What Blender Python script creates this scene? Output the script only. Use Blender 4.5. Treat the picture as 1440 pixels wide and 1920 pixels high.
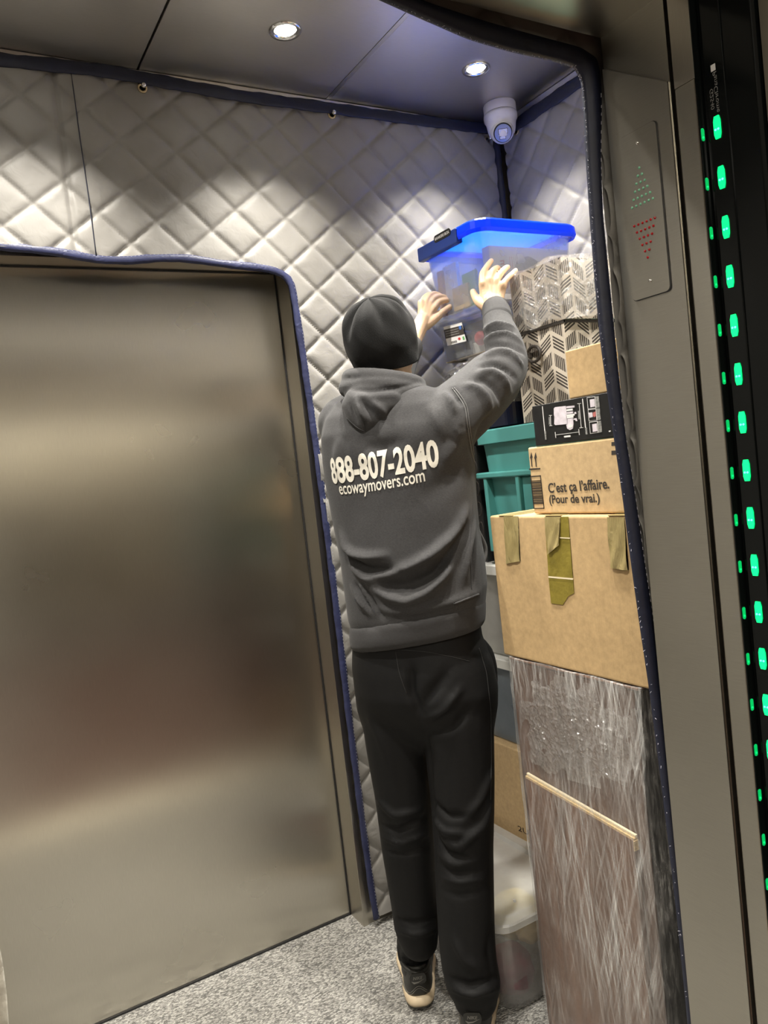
import bpy, bmesh, math, random
import numpy as np
from mathutils import Vector, Matrix
from mathutils.bvhtree import BVHTree
from mathutils import noise as mnoise
random.seed(7); np.random.seed(7)
for o in list(bpy.data.objects): bpy.data.objects.remove(o, do_unlink=True)
SC = bpy.context.scene
COL = SC.collection
PI = math.pi

# ------------------------------------------------------------------ camera, world, exposure
# axes: X along the rear door wall, Y into the lift car, Z up, metres, floor of the car at Z = 0
RM = np.array([[0.85771632, -0.12601494, 0.49844051],
               [-0.50178065, 0.00597358, 0.86497427],
               [-0.11197715, -0.99201036, -0.05810822]])      # columns: camera right, down, forward
CAMZ = 1.457
FPX = 1448.0
cd = bpy.data.cameras.new('camera'); cam = bpy.data.objects.new('camera', cd); COL.objects.link(cam)
cd.sensor_fit = 'VERTICAL'; cd.sensor_height = 36.0; cd.lens = 36.0*FPX/1920.0
cd.clip_start = 0.02
m = Matrix.Identity(4)
for i in range(3):
    m[i][0] = RM[i, 0]; m[i][1] = -RM[i, 1]; m[i][2] = -RM[i, 2]
m[2][3] = CAMZ
cam.matrix_world = m
SC.camera = cam
SC.view_settings.view_transform = 'Standard'; SC.view_settings.look = 'None'
SC.view_settings.gamma = 1.0; SC.view_settings.use_curve_mapping = False
SC.view_settings.exposure = 0.52
world = bpy.data.worlds.new('world'); SC.world = world; world.use_nodes = True
world.node_tree.nodes['Background'].inputs[0].default_value = (0.9, 0.85, 0.75, 1)
world.node_tree.nodes['Background'].inputs[1].default_value = 0.01
SPOT_W = 84.0          # one ceiling downlight of the car
SPOT_COL = (1.0, 0.95, 0.86)
HALL_W = 44.0          # added unseen hall lights

def ray(px, py): return RM @ np.array([(px-720)/FPX, (py-960)/FPX, 1.0])
def PD(px, py, d):     # point seen at photo position at forward distance d
    v = ray(px, py)*d; return Vector((v[0], v[1], v[2]+CAMZ))
def PX(px, py, X):
    r = ray(px, py); r = r*(X/r[0]); return Vector((r[0], r[1], r[2]+CAMZ))
def PY(px, py, Y):
    r = ray(px, py); r = r*(Y/r[1]); return Vector((r[0], r[1], r[2]+CAMZ))
def PZ(px, py, Z):
    r = ray(px, py); r = r*((Z-CAMZ)/r[2]); return Vector((r[0], r[1], Z))

# ------------------------------------------------------------------ material helpers
class G:
    """tiny expression builder for shader math"""
    def __init__(s, nt, sock): s.nt = nt; s.s = sock
    def _m(s, op, *a):
        n = s.nt.nodes.new('ShaderNodeMath'); n.operation = op
        for i, x in enumerate((s,)+a):
            if isinstance(x, G): s.nt.links.new(x.s, n.inputs[i])
            else: n.inputs[i].default_value = x
        return G(s.nt, n.outputs[0])
    def __add__(s, o): return s._m('ADD', o)
    def __sub__(s, o): return s._m('SUBTRACT', o)
    def __mul__(s, o): return s._m('MULTIPLY', o)
    def __truediv__(s, o): return s._m('DIVIDE', o)
    def floor(s): return s._m('FLOOR')
    def frac(s): return s._m('FRACT')
    def abs(s): return s._m('ABSOLUTE')
    def mod(s, k): return s._m('FLOORED_MODULO', k)
    def lt(s, o): return s._m('LESS_THAN', o)
    def gt(s, o): return s._m('GREATER_THAN', o)
    def mx(s, o): return s._m('MAXIMUM', o)
    def mn(s, o): return s._m('MINIMUM', o)
    def pw(s, k): return s._m('POWER', k)

def new_mat(name):
    M = bpy.data.materials.new(name); M.use_nodes = True
    nt = M.node_tree; return M, nt, nt.nodes['Principled BSDF'], nt.nodes['Material Output']
def coords(nt, kind='Object', scale=(1, 1, 1), rot=(0, 0, 0)):
    t = nt.nodes.new('ShaderNodeTexCoord'); mp = nt.nodes.new('ShaderNodeMapping')
    mp.inputs['Scale'].default_value = scale; mp.inputs['Rotation'].default_value = rot
    nt.links.new(t.outputs[kind], mp.inputs[0]); return mp.outputs[0]
def noise(nt, vec, scale, detail=3, rough=0.55, dist=0.0):
    n = nt.nodes.new('ShaderNodeTexNoise'); n.inputs['Scale'].default_value = scale
    n.inputs['Detail'].default_value = detail; n.inputs['Roughness'].default_value = rough
    n.inputs['Distortion'].default_value = dist
    nt.links.new(vec, n.inputs['Vector']); return n.outputs[0]
def ramp(nt, fac, stops):
    r = nt.nodes.new('ShaderNodeValToRGB'); e = r.color_ramp.elements
    while len(e) < len(stops): e.new(0.5)
    for k, (p, c) in zip(e, stops):
        k.position = p; k.color = (c[0], c[1], c[2], 1) if len(c) == 3 else c
    nt.links.new(fac, r.inputs[0]); return r.outputs[0]
def bump(nt, h, bsdf, dist=0.002, strength=0.5):
    b = nt.nodes.new('ShaderNodeBump'); b.inputs['Distance'].default_value = dist
    b.inputs['Strength'].default_value = strength
    nt.links.new(h, b.inputs['Height']); nt.links.new(b.outputs[0], bsdf.inputs['Normal']); return b
def plain(name, col, rough=0.6, metal=0.0, nscale=0, nvar=0.15, bscale=0, bdist=0.001, bstr=0.4, spec=0.5):
    M, nt, b, out = new_mat(name)
    b.inputs['Base Color'].default_value = (*col, 1); b.inputs['Roughness'].default_value = rough
    b.inputs['Metallic'].default_value = metal
    b.inputs['Specular IOR Level'].default_value = spec
    if nscale:
        v = coords(nt)
        f = noise(nt, v, nscale)
        lo = tuple(c*(1-nvar) for c in col); hi = tuple(min(1, c*(1+nvar)) for c in col)
        nt.links.new(ramp(nt, f, [(0.3, lo), (0.7, hi)]), b.inputs['Base Color'])
    if bscale:
        bump(nt, noise(nt, coords(nt), bscale, 4), b, bdist, bstr)
    return M
def emit(name, col, s):
    M, nt, b, out = new_mat(name)
    b.inputs['Base Color'].default_value = (*col, 1)
    b.inputs['Emission Color'].default_value = (*col, 1); b.inputs['Emission Strength'].default_value = s
    return M
def steel(name, col, rough, aniso, tangent, grain=(1, 1, 1), gs=120, var=0.06, bstr=0.03):
    """brushed steel: tangent is the direction of the brush marks' spread"""
    M, nt, b, out = new_mat(name)
    b.inputs['Metallic'].default_value = 1.0; b.inputs['Roughness'].default_value = rough
    b.inputs['Anisotropic'].default_value = aniso
    t = nt.nodes.new('ShaderNodeCombineXYZ')
    for i in range(3): t.inputs[i].default_value = tangent[i]
    nt.links.new(t.outputs[0], b.inputs['Tangent'])
    v = coords(nt, 'Object', grain)
    f = noise(nt, v, gs, 5)
    v2 = coords(nt, 'Object')
    f2 = noise(nt, v2, 3.5, 3)
    fm = G(nt, f)*0.55 + G(nt, f2)*0.45
    lo = tuple(c*(1-var) for c in col); hi = tuple(min(1, c*(1+var)) for c in col)
    nt.links.new(ramp(nt, fm.s, [(0.35, lo), (0.65, hi)]), b.inputs['Base Color'])
    rr = G(nt, f2)*0.10 + (rough-0.05)
    nt.links.new(rr.s, b.inputs['Roughness'])
    bump(nt, f, b, 0.0006, bstr)
    return M
def frosted(name, col, clear, trans=0.3, gloss=0.08, rough=0.2):
    """translucent moulded plastic: part see-through, part diffusing"""
    M, nt, b, out = new_mat(name)
    nt.nodes.remove(b)
    tr = nt.nodes.new('ShaderNodeBsdfTransparent'); tr.inputs[0].default_value = (min(1, col[0]*.5+.5), min(1, col[1]*.5+.5), min(1, col[2]*.5+.5), 1)
    df = nt.nodes.new('ShaderNodeBsdfDiffuse'); df.inputs[0].default_value = (*col, 1)
    tl = nt.nodes.new('ShaderNodeBsdfTranslucent'); tl.inputs[0].default_value = (*col, 1)
    gl = nt.nodes.new('ShaderNodeBsdfGlossy'); gl.inputs['Roughness'].default_value = rough
    m1 = nt.nodes.new('ShaderNodeMixShader'); m1.inputs[0].default_value = trans
    nt.links.new(df.outputs[0], m1.inputs[1]); nt.links.new(tl.outputs[0], m1.inputs[2])
    m2 = nt.nodes.new('ShaderNodeMixShader'); m2.inputs[0].default_value = clear
    n = noise(nt, coords(nt), 9, 3)
    fac = (G(nt, n)-0.5)*0.25 + clear
    nt.links.new(fac.s, m2.inputs[0])
    nt.links.new(m1.outputs[0], m2.inputs[1]); nt.links.new(tr.outputs[0], m2.inputs[2])
    m3 = nt.nodes.new('ShaderNodeMixShader'); m3.inputs[0].default_value = gloss
    nt.links.new(m2.outputs[0], m3.inputs[1]); nt.links.new(gl.outputs[0], m3.inputs[2])
    nt.links.new(m3.outputs[0], out.inputs[0]); return M
def film(name, base=0.04, amp=0.5, streaks=((0.2, 60, 1.0), (-0.35, 50, 1.0)), thr=0.55, gloss=0.10, crinkle=40, bstr=0.6, axis='YZ'):
    """stretch wrap: clear sheet with white stress streaks and sharp glints"""
    M, nt, b, out = new_mat(name)
    nt.nodes.remove(b)
    tr = nt.nodes.new('ShaderNodeBsdfTransparent')
    df = nt.nodes.new('ShaderNodeBsdfDiffuse'); df.inputs[0].default_value = (0.85, 0.84, 0.82, 1)
    gl = nt.nodes.new('ShaderNodeBsdfGlossy'); gl.inputs['Roughness'].default_value = 0.16
    total = None
    for ang, sc, w in streaks:
        rot = (ang, 0, 0)
        v = coords(nt, 'Object', (1, 1, 1), rot)
        mp = nt.nodes.new('ShaderNodeMapping'); mp.inputs['Scale'].default_value = (1, 1, 0.035)
        nt.links.new(v, mp.inputs[0])
        n = noise(nt, mp.outputs[0], sc, 4, 0.65)
        g = ((G(nt, n)-thr)*4.5).mx(0.0).mn(1.0)*w
        total = g if total is None else total+g
    big = noise(nt, coords(nt), 3.2, 3)
    bm = ((G(nt, big)-0.36)*3.0).mx(0.0).mn(1.0)
    fac = (total*bm*amp + base).mn(0.85)
    m2 = nt.nodes.new('ShaderNodeMixShader'); nt.links.new(fac.s, m2.inputs[0])
    nt.links.new(tr.outputs[0], m2.inputs[1]); nt.links.new(df.outputs[0], m2.inputs[2])
    m3 = nt.nodes.new('ShaderNodeMixShader'); m3.inputs[0].default_value = gloss
    nt.links.new(m2.outputs[0], m3.inputs[1]); nt.links.new(gl.outputs[0], m3.inputs[2])
    bb = nt.nodes.new('ShaderNodeBump'); bb.inputs['Distance'].default_value = 0.006; bb.inputs['Strength'].default_value = bstr
    nt.links.new(noise(nt, coords(nt), crinkle, 5, 0.6, 1.2), bb.inputs['Height'])
    nt.links.new(bb.outputs[0], gl.inputs['Normal'])
    nt.links.new(m3.outputs[0], out.inputs[0]); return M

MT = {}
def build_materials():
    # brushed sheet steel
    MT['door'] = steel('door_steel', (0.62, 0.59, 0.52), 0.29, 0.92, (1, 0, 0), (14, 14, 0.5), 60, 0.05)
    MT['wallsteel'] = steel('wall_steel', (0.50, 0.47, 0.41), 0.32, 0.5, (1, 0, 0), (14, 14, 0.5), 60)
    MT['jamb'] = steel('jamb_steel', (0.40, 0.38, 0.33), 0.34, 0.6, (0, 0, 1), (1, 0.6, 20), 40, 0.05)
    MT['ceiling'] = steel('ceiling_steel', (0.60, 0.58, 0.55), 0.38, 0.5, (0, 1, 0), (1, 20, 1), 40, 0.05)
    MT['alu'] = plain('aluminium_trim', (0.66, 0.65, 0.64), 0.35, 1.0, 40, 0.08)
    MT['darkmetal'] = plain('dark_metal', (0.015, 0.015, 0.016), 0.45, 0.0)
    MT['sill'] = plain('sill_metal', (0.78, 0.74, 0.62), 0.5, 0.25)
    MT['chrome'] = plain('chrome', (0.8, 0.8, 0.8), 0.12, 1.0)
    MT['brass'] = plain('brass_ring', (0.62, 0.50, 0.30), 0.3, 1.0)
    # quilted pad cloth
    M, nt, b, out = new_mat('quilt_cloth'); MT['quilt'] = M
    f = noise(nt, coords(nt), 5, 4)
    nt.links.new(ramp(nt, f, [(0.3, (0.205, 0.195, 0.180)), (0.7, (0.262, 0.250, 0.230))]), b.inputs['Base Color'])
    b.inputs['Roughness'].default_value = 0.55; b.inputs['Sheen Weight'].default_value = 0.25
    h = G(nt, noise(nt, coords(nt), 26, 3, 0.5, 0.6))*1.0 + G(nt, noise(nt, coords(nt), 900, 1))*0.05
    bump(nt, h.s, b, 0.006, 0.35)
    M, nt, b, out = new_mat('navy_binding'); MT['navy'] = M
    f = noise(nt, coords(nt), 30, 3)
    nt.links.new(ramp(nt, f, [(0.3, (0.016, 0.020, 0.062)), (0.7, (0.028, 0.034, 0.095))]), b.inputs['Base Color'])
    b.inputs['Roughness'].default_value = 0.5
    bump(nt, noise(nt, coords(nt, 'Object', (1, 1, 1), (0.6, 0.4, 0.3)), 45, 3, 0.5, 0.8), b, 0.004, 0.5)
    MT['navydark'] = plain('dark_navy_edge', (0.010, 0.013, 0.032), 0.55, 0, 40, 0.2, 60, 0.003, 0.4)
    MT['thread'] = plain('white_thread', (0.55, 0.54, 0.62), 0.7)
    # carpet
    M, nt, b, out = new_mat('loop_carpet'); MT['carpet'] = M
    v = coords(nt)
    vo = nt.nodes.new('ShaderNodeTexVoronoi'); vo.inputs['Scale'].default_value = 230
    mp = nt.nodes.new('ShaderNodeMapping'); mp.inputs['Rotation'].default_value = (0, 0, 0.5); mp.inputs['Scale'].default_value = (0.62, 1.15, 1)
    nt.links.new(v, mp.inputs[0]); nt.links.new(mp.outputs[0], vo.inputs['Vector'])
    sx = nt.nodes.new('ShaderNodeSeparateXYZ'); nt.links.new(vo.outputs['Color'], sx.inputs[0])
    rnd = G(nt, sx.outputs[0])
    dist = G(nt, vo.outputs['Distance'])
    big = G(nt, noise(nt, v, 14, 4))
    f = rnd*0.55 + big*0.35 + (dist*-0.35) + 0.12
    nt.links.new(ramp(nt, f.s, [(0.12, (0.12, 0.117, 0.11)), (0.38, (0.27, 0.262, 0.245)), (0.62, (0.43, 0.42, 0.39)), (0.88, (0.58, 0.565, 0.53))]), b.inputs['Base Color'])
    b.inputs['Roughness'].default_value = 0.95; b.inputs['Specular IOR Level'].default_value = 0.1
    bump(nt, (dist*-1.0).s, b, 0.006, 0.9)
    MT['hallfloor'] = plain('hall_carpet', (0.085, 0.036, 0.029), 0.9, 0, 30, 0.3)
    MT['hallwall'] = plain('hall_paint', (0.58, 0.54, 0.44), 0.8)
    MT['halldado'] = plain('hall_dark_panelling', (0.09, 0.075, 0.06), 0.6)
    MT['brownpaint'] = plain('brown_door_frame', (0.15, 0.135, 0.105), 0.5, 0, 6, 0.1)
    MT['hallceil'] = plain('hall_ceiling_paint', (0.7, 0.68, 0.62), 0.8)
    # paper board
    def card(name, c, ribs=True):
        M, nt, b, out = new_mat(name)
        f = G(nt, noise(nt, coords(nt), 70, 5, 0.7))*0.7 + G(nt, noise(nt, coords(nt), 6, 3))*0.3
        lo = tuple(x*0.80 for x in c); hi = tuple(x*1.12 for x in c)
        nt.links.new(ramp(nt, f.s, [(0.32, lo), (0.68, hi)]), b.inputs['Base Color'])
        b.inputs['Roughness'].default_value = 0.75; b.inputs['Specular IOR Level'].default_value = 0.25
        h = G(nt, noise(nt, coords(nt, 'Object', (60, 60, 1)), 2.2, 2))*0.5 + G(nt, noise(nt, coords(nt), 14, 3))
        bump(nt, h.s, b, 0.003, 0.35)
        return M
    MT['card'] = card('cardboard', (0.47, 0.325, 0.165))
    MT['card2'] = card('pale_cardboard', (0.52, 0.37, 0.20))
    MT['card3'] = card('brown_cardboard', (0.46, 0.29, 0.13))
    M, nt, b, out = new_mat('olive_tape'); MT['tape'] = M
    f = noise(nt, coords(nt), 25, 3)
    nt.links.new(ramp(nt, f, [(0.3, (0.26, 0.205, 0.085)), (0.7, (0.33, 0.265, 0.12))]), b.inputs['Base Color'])
    b.inputs['Roughness'].default_value = 0.28
    bump(nt, noise(nt, coords(nt, 'Object', (1, 3, 0.6)), 40, 3, 0.6, 1.0), b, 0.004, 0.6)
    MT['tape2'] = plain('olive_tape_layered', (0.22, 0.175, 0.03), 0.3, 0, 30, 0.15, 50, 0.003, 0.4)
    MT['paperedge'] = plain('torn_paper', (0.72, 0.62, 0.42), 0.7)
    MT['ink'] = plain('black_ink', (0.035, 0.028, 0.022), 0.6)
    MT['blackcard'] = plain('black_printed_card', (0.010, 0.010, 0.010), 0.42, 0, 60, 0.3)
    MT['white'] = plain('white_print', (0.72, 0.71, 0.70), 0.5)
    MT['lilac'] = plain('pale_lilac_print', (0.62, 0.57, 0.62), 0.5, 0, 90, 0.15)
    MT['greyprint'] = plain('grey_print', (0.22, 0.22, 0.21), 0.5, 0, 300, 0.5)
    MT['pinkprint'] = plain('pink_print', (0.45, 0.14, 0.13), 0.5)
    # plastics
    MT['frost'] = frosted('frosted_plastic', (0.62, 0.64, 0.72), 0.70, 0.45)
    MT['clear'] = frosted('clear_plastic', (0.70, 0.72, 0.76), 0.87, 0.35, 0.08, 0.12)
    MT['milky'] = frosted('milky_plastic', (0.80, 0.79, 0.76), 0.62, 0.4, 0.07)
    MT['bluish'] = frosted('bluish_clear_plastic', (0.46, 0.52, 0.58), 0.62, 0.4, 0.08)
    MT['whitelid'] = plain('white_plastic_lid', (0.72, 0.72, 0.69), 0.4)
    M, nt, b, out = new_mat('blue_lid_plastic'); MT['bluelid'] = M
    tl = nt.nodes.new('ShaderNodeBsdfTranslucent'); tl.inputs[0].default_value = (0.0, 0.16, 1.0, 1)
    b.inputs['Base Color'].default_value = (0.004, 0.060, 0.42, 1); b.inputs['Roughness'].default_value = 0.32
    mx = nt.nodes.new('ShaderNodeMixShader'); mx.inputs[0].default_value = 0.52
    nt.links.new(b.outputs[0], mx.inputs[1]); nt.links.new(tl.outputs[0], mx.inputs[2]); nt.links.new(mx.outputs[0], out.inputs[0])
    MT['blueclip'] = plain('dark_blue_clip', (0.008, 0.035, 0.22), 0.4)
    MT['teal'] = plain('teal_plastic', (0.07, 0.27, 0.255), 0.42, 0, 5, 0.06)
    MT['navyplastic'] = plain('navy_plastic', (0.006, 0.010, 0.035), 0.35)
    MT['black'] = plain('black_plastic', (0.012, 0.012, 0.012), 0.35)
    MT['glossblack'] = plain('gloss_black', (0.004, 0.005, 0.005), 0.14, spec=0.25)
    MT['camwhite'] = plain('camera_white', (0.72, 0.71, 0.72), 0.35)
    MT['camface'] = plain('camera_face', (0.22, 0.28, 0.50), 0.12)
    MT['camwin'] = plain('camera_window', (0.55, 0.62, 0.80), 0.15)
    MT['green'] = emit('green_led', (0.0, 1.0, 0.20), 1.0)
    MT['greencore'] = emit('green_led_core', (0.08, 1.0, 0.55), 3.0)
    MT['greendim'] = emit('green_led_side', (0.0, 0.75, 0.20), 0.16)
    MT['greendot'] = plain('green_lens', (0.22, 0.55, 0.36), 0.15)
    MT['reddot'] = plain('red_lens', (0.40, 0.010, 0.015), 0.12)
    MT['lamp'] = emit('lamp_lens', (1.0, 0.95, 0.85), 40.0)
    # chevron print
    M, nt, b, out = new_mat('chevron_print'); MT['chevron'] = M
    t = nt.nodes.new('ShaderNodeTexCoord'); sp = nt.nodes.new('ShaderNodeSeparateXYZ'); nt.links.new(t.outputs['UV'], sp.inputs[0])
    u = G(nt, sp.outputs[0])/0.048; v = G(nt, sp.outputs[1])/0.047
    ci = u.floor(); fu = u.frac()
    sgn = ci.mod(2.0)*2.0-1.0
    vv = v + (fu*sgn)*0.62 + 50.0 + ci*0.5
    ri = vv.floor(); fv = vv.frac()
    typ = (ri+ci).mod(2.0)                          # alternate the two hatchings
    lines = ((fv-0.16)/0.78*4.0).frac().gt(0.38)     # bars along the slant
    hatch = (fu*7.0).frac().gt(0.28)                 # short upright strokes
    body = lines*typ + hatch*((typ*-1.0)+1.0)
    inside = fu.gt(0.10)*fu.lt(0.92)*fv.gt(0.18)*fv.lt(0.92)
    ink = body*inside
    mc = nt.nodes.new('ShaderNodeMix'); mc.data_type = 'RGBA'
    nt.links.new(ink.s, mc.inputs[0]); mc.inputs[6].default_value = (0.52, 0.46, 0.38, 1); mc.inputs[7].default_value = (0.045, 0.036, 0.030, 1)
    nt.links.new(mc.outputs[2], b.inputs['Base Color']); b.inputs['Roughness'].default_value = 0.8
    bump(nt, noise(nt, coords(nt), 600, 2), b, 0.001, 0.3)
    MT['chevedge'] = plain('dark_seam_tape', (0.05, 0.042, 0.036), 0.6)
    # wood
    def wood(name, a, c):
        M, nt, b, out = new_mat(name)
        n = noise(nt, coords(nt, 'Object', (9, 9, 0.7)), 3.0, 6, 0.6, 0.9)
        nt.links.new(ramp(nt, n, [(0.3, a), (0.7, c)]), b.inputs['Base Color']); b.inputs['Roughness'].default_value = 0.45
        return M
    MT['wood'] = wood('brown_wood_veneer', (0.050, 0.022, 0.012), (0.120, 0.055, 0.030))
    MT['woodb'] = wood('reddish_wood_board', (0.075, 0.033, 0.017), (0.165, 0.080, 0.045))
    MT['darkwood'] = wood('dark_front_panel', (0.008, 0.008, 0.009), (0.022, 0.021, 0.021))
    MT['chip'] = plain('raw_chipboard', (0.50, 0.36, 0.17), 0.8, 0, 200, 0.25)
    MT['film'] = film('stretch_wrap', 0.06, 0.52, ((0.22, 120, 0.8), (-0.30, 110, 0.8), (0.05, 150, 1.0), (-0.12, 70, 0.7)), 0.50, 0.11, 34, 1.0)
    MT['filmcr'] = film('crinkled_wrap', 0.05, 0.75, ((0.9, 60, 1.0), (-0.8, 50, 0.8), (0.2, 40, .6)), 0.53, 0.24, 60, 1.0)
    M, nt, b, out = new_mat('wrap_glints'); MT['glint'] = M
    nt.nodes.remove(b); tr = nt.nodes.new('ShaderNodeBsdfTransparent'); gl = nt.nodes.new('ShaderNodeBsdfGlossy'); gl.inputs['Roughness'].default_value = 0.14
    df = nt.nodes.new('ShaderNodeBsdfDiffuse'); df.inputs[0].default_value = (0.9, 0.89, 0.87, 1)
    m2 = nt.nodes.new('ShaderNodeMixShader'); m2.inputs[0].default_value = 0.09
    m3 = nt.nodes.new('ShaderNodeMixShader'); m3.inputs[0].default_value = 0.22
    nt.links.new(tr.outputs[0], m2.inputs[1]); nt.links.new(df.outputs[0], m2.inputs[2])
    nt.links.new(m2.outputs[0], m3.inputs[1]); nt.links.new(gl.outputs[0], m3.inputs[2]); nt.links.new(m3.outputs[0], out.inputs[0])
    # clothing, skin
    def cloth(name, a, c, nsc, rough=0.9, sheen=0.2, bsc=700, bd=0.0012):
        M, nt, b, out = new_mat(name)
        f = G(nt, noise(nt, coords(nt, 'Object', (1, 1, 2.4)), nsc, 4, 0.75))*0.75 + G(nt, noise(nt, coords(nt), 9, 2))*0.25
        nt.links.new(ramp(nt, f.s, [(0.3, a), (0.7, c)]), b.inputs['Base Color']); b.inputs['Roughness'].default_value = rough
        b.inputs['Sheen Weight'].default_value = sheen; b.inputs['Specular IOR Level'].default_value = 0.25
        bump(nt, noise(nt, coords(nt), bsc, 2), b, bd, 0.35); return M
    MT['hoodie'] = cloth('charcoal_fleece', (0.027, 0.0265, 0.0275), (0.056, 0.055, 0.056), 190, 0.9, 0.06)
    MT['rib'] = cloth('charcoal_rib', (0.034, 0.033, 0.034), (0.048, 0.047, 0.048), 120, 0.9, 0.05)
    MT['seam'] = plain('seam_thread', (0.12, 0.117, 0.115), 0.8)
    MT['pants'] = cloth('black_trouser_cloth', (0.0035, 0.0035, 0.0038), (0.006, 0.006, 0.0063), 60, 0.68, 0.0, 500, 0.0006)
    MT['pantseam'] = plain('trouser_seam', (0.022, 0.022, 0.022), 0.8)
    MT['beanie'] = cloth('black_knit', (0.003, 0.003, 0.003), (0.011, 0.011, 0.011), 330, 0.95, 0.03, 420, 0.003)
    MT['printwhite'] = plain('cracked_white_print', (0.66, 0.63, 0.55), 0.55, 0, 60, 0.10)
    M, nt, b, out = new_mat('skin'); MT['skin'] = M
    f = noise(nt, coords(nt), 30, 4)
    nt.links.new(ramp(nt, f, [(0.3, (0.60, 0.41, 0.26)), (0.7, (0.70, 0.50, 0.33))]), b.inputs['Base Color'])
    b.inputs['Roughness'].default_value = 0.45; b.inputs['Subsurface Weight'].default_value = 0.12
    b.inputs['Subsurface Radius'].default_value = (0.01, 0.004, 0.002)
    MT['hair'] = plain('dark_hair', (0.03, 0.022, 0.016), 0.6, 0, 200, 0.3)
    MT['shoe'] = plain('black_leather_upper', (0.020, 0.020, 0.018), 0.42, 0, 30, 0.2, 120, 0.0015, 0.4)
    MT['shoeline'] = plain('grey_shoe_line', (0.16, 0.155, 0.14), 0.4)
    MT['midsole'] = plain('cream_midsole', (0.62, 0.50, 0.34), 0.6, 0, 40, 0.1)
    MT['outsole'] = plain('grey_outsole', (0.07, 0.068, 0.06), 0.7)
    MT['silver'] = plain('silver_links', (0.62, 0.58, 0.48), 0.22, 1.0)
    # contents
    MT['yellow'] = plain('yellow_plush', (0.92, 0.74, 0.25), 0.95, 0, 60, 0.15, 90, 0.006, 0.8)
    MT['maroon'] = plain('maroon_cloth', (0.18, 0.03, 0.055), 0.9, 0, 20, 0.3, 25, 0.01, 0.6)
    MT['redc'] = plain('red_cloth', (0.55, 0.06, 0.06), 0.8, 0, 20, 0.2, 25, 0.01, 0.5)
    MT['bluec'] = plain('blue_cloth', (0.05, 0.14, 0.42), 0.8, 0, 20, 0.2)
    MT['tanc'] = plain('tan_cloth', (0.55, 0.40, 0.20), 0.9, 0, 20, 0.2, 30, 0.01, 0.5)
    MT['cream'] = plain('cream_paper', (0.66, 0.62, 0.52), 0.7)
    MT['greenp'] = plain('green_folder', (0.12, 0.36, 0.12), 0.6)
    MT['paper'] = plain('white_paper', (0.74, 0.72, 0.70), 0.7)
    MT['orangep'] = plain('orange_folder', (0.55, 0.20, 0.10), 0.6)
    MT['redink'] = plain('red_ink', (0.50, 0.03, 0.03), 0.6)
    MT['greycl'] = plain('pale_grey_cloth', (0.40, 0.42, 0.44), 0.9, 0, 20, 0.2, 25, 0.01, 0.6)
build_materials()

# ------------------------------------------------------------------ object helpers
ROOT = {}                      # world location of the thing a part belongs to
def link_mesh(name, me, mat, parent=None, smooth=False):
    o = bpy.data.objects.new(name, me); COL.objects.link(o)
    if mat is not None:
        if isinstance(mat, (list, tuple)):
            for x in mat: me.materials.append(x)
        else: me.materials.append(mat)
    if parent is not None:
        o.parent = parent
        top = parent
        while top.parent is not None: top = top.parent
        off = Vector(top.location)
        if off.length > 0: me.transform(Matrix.Translation(-off))
    if smooth:
        me.polygons.foreach_set('use_smooth', [True]*len(me.polygons))
    me.update(); return o
def mesh(name, V, F, mat, parent=None, smooth=False):
    me = bpy.data.meshes.new(name); me.from_pydata([tuple(v) for v in V], [], [tuple(f) for f in F]); me.update()
    return link_mesh(name, me, mat, parent, smooth)
def bmobj(name, bm, mat, parent=None, smooth=False):
    me = bpy.data.meshes.new(name); bm.to_mesh(me); bm.free()
    return link_mesh(name, me, mat, parent, smooth)
def thing(name, label, cat, loc, group=None):
    o = bpy.data.objects.new(name, None); o.empty_display_size = 0.05; COL.objects.link(o); o.location = loc
    return tag(o, label, cat, group)
def tag(o, label, cat, group=None, kind=None):
    o['label'] = label; o['category'] = cat
    if group: o['group'] = group
    if kind: o['kind'] = kind
    return o
def struct(name, bm, mat, label=None):
    o = bmobj(name, bm, mat); o['kind'] = 'structure'
    if label: o['label'] = label
    return o
def add_box(bm, x0, x1, y0, y1, z0, z1, bev=0.0, seg=2):
    c = bmesh.ops.create_cube(bm, size=1.0, matrix=Matrix.Translation(((x0+x1)/2, (y0+y1)/2, (z0+z1)/2)) @ Matrix.Diagonal((x1-x0, y1-y0, z1-z0, 1)))
    if bev > 0:
        es = list({e for v in c['verts'] for e in v.link_edges})
        bmesh.ops.bevel(bm, geom=es, offset=bev, segments=seg, affect='EDGES', profile=0.5)
    return bm
def box(x0, x1, y0, y1, z0, z1, bev=0.0, seg=2): return add_box(bmesh.new(), x0, x1, y0, y1, z0, z1, bev, seg)
def frame_of(a, b):
    t = (b-a).normalized(); h = Vector((0, 0, 1)) if abs(t.z) < 0.95 else Vector((1, 0, 0))
    s = t.cross(h).normalized(); return t, s, s.cross(t).normalized()
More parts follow.
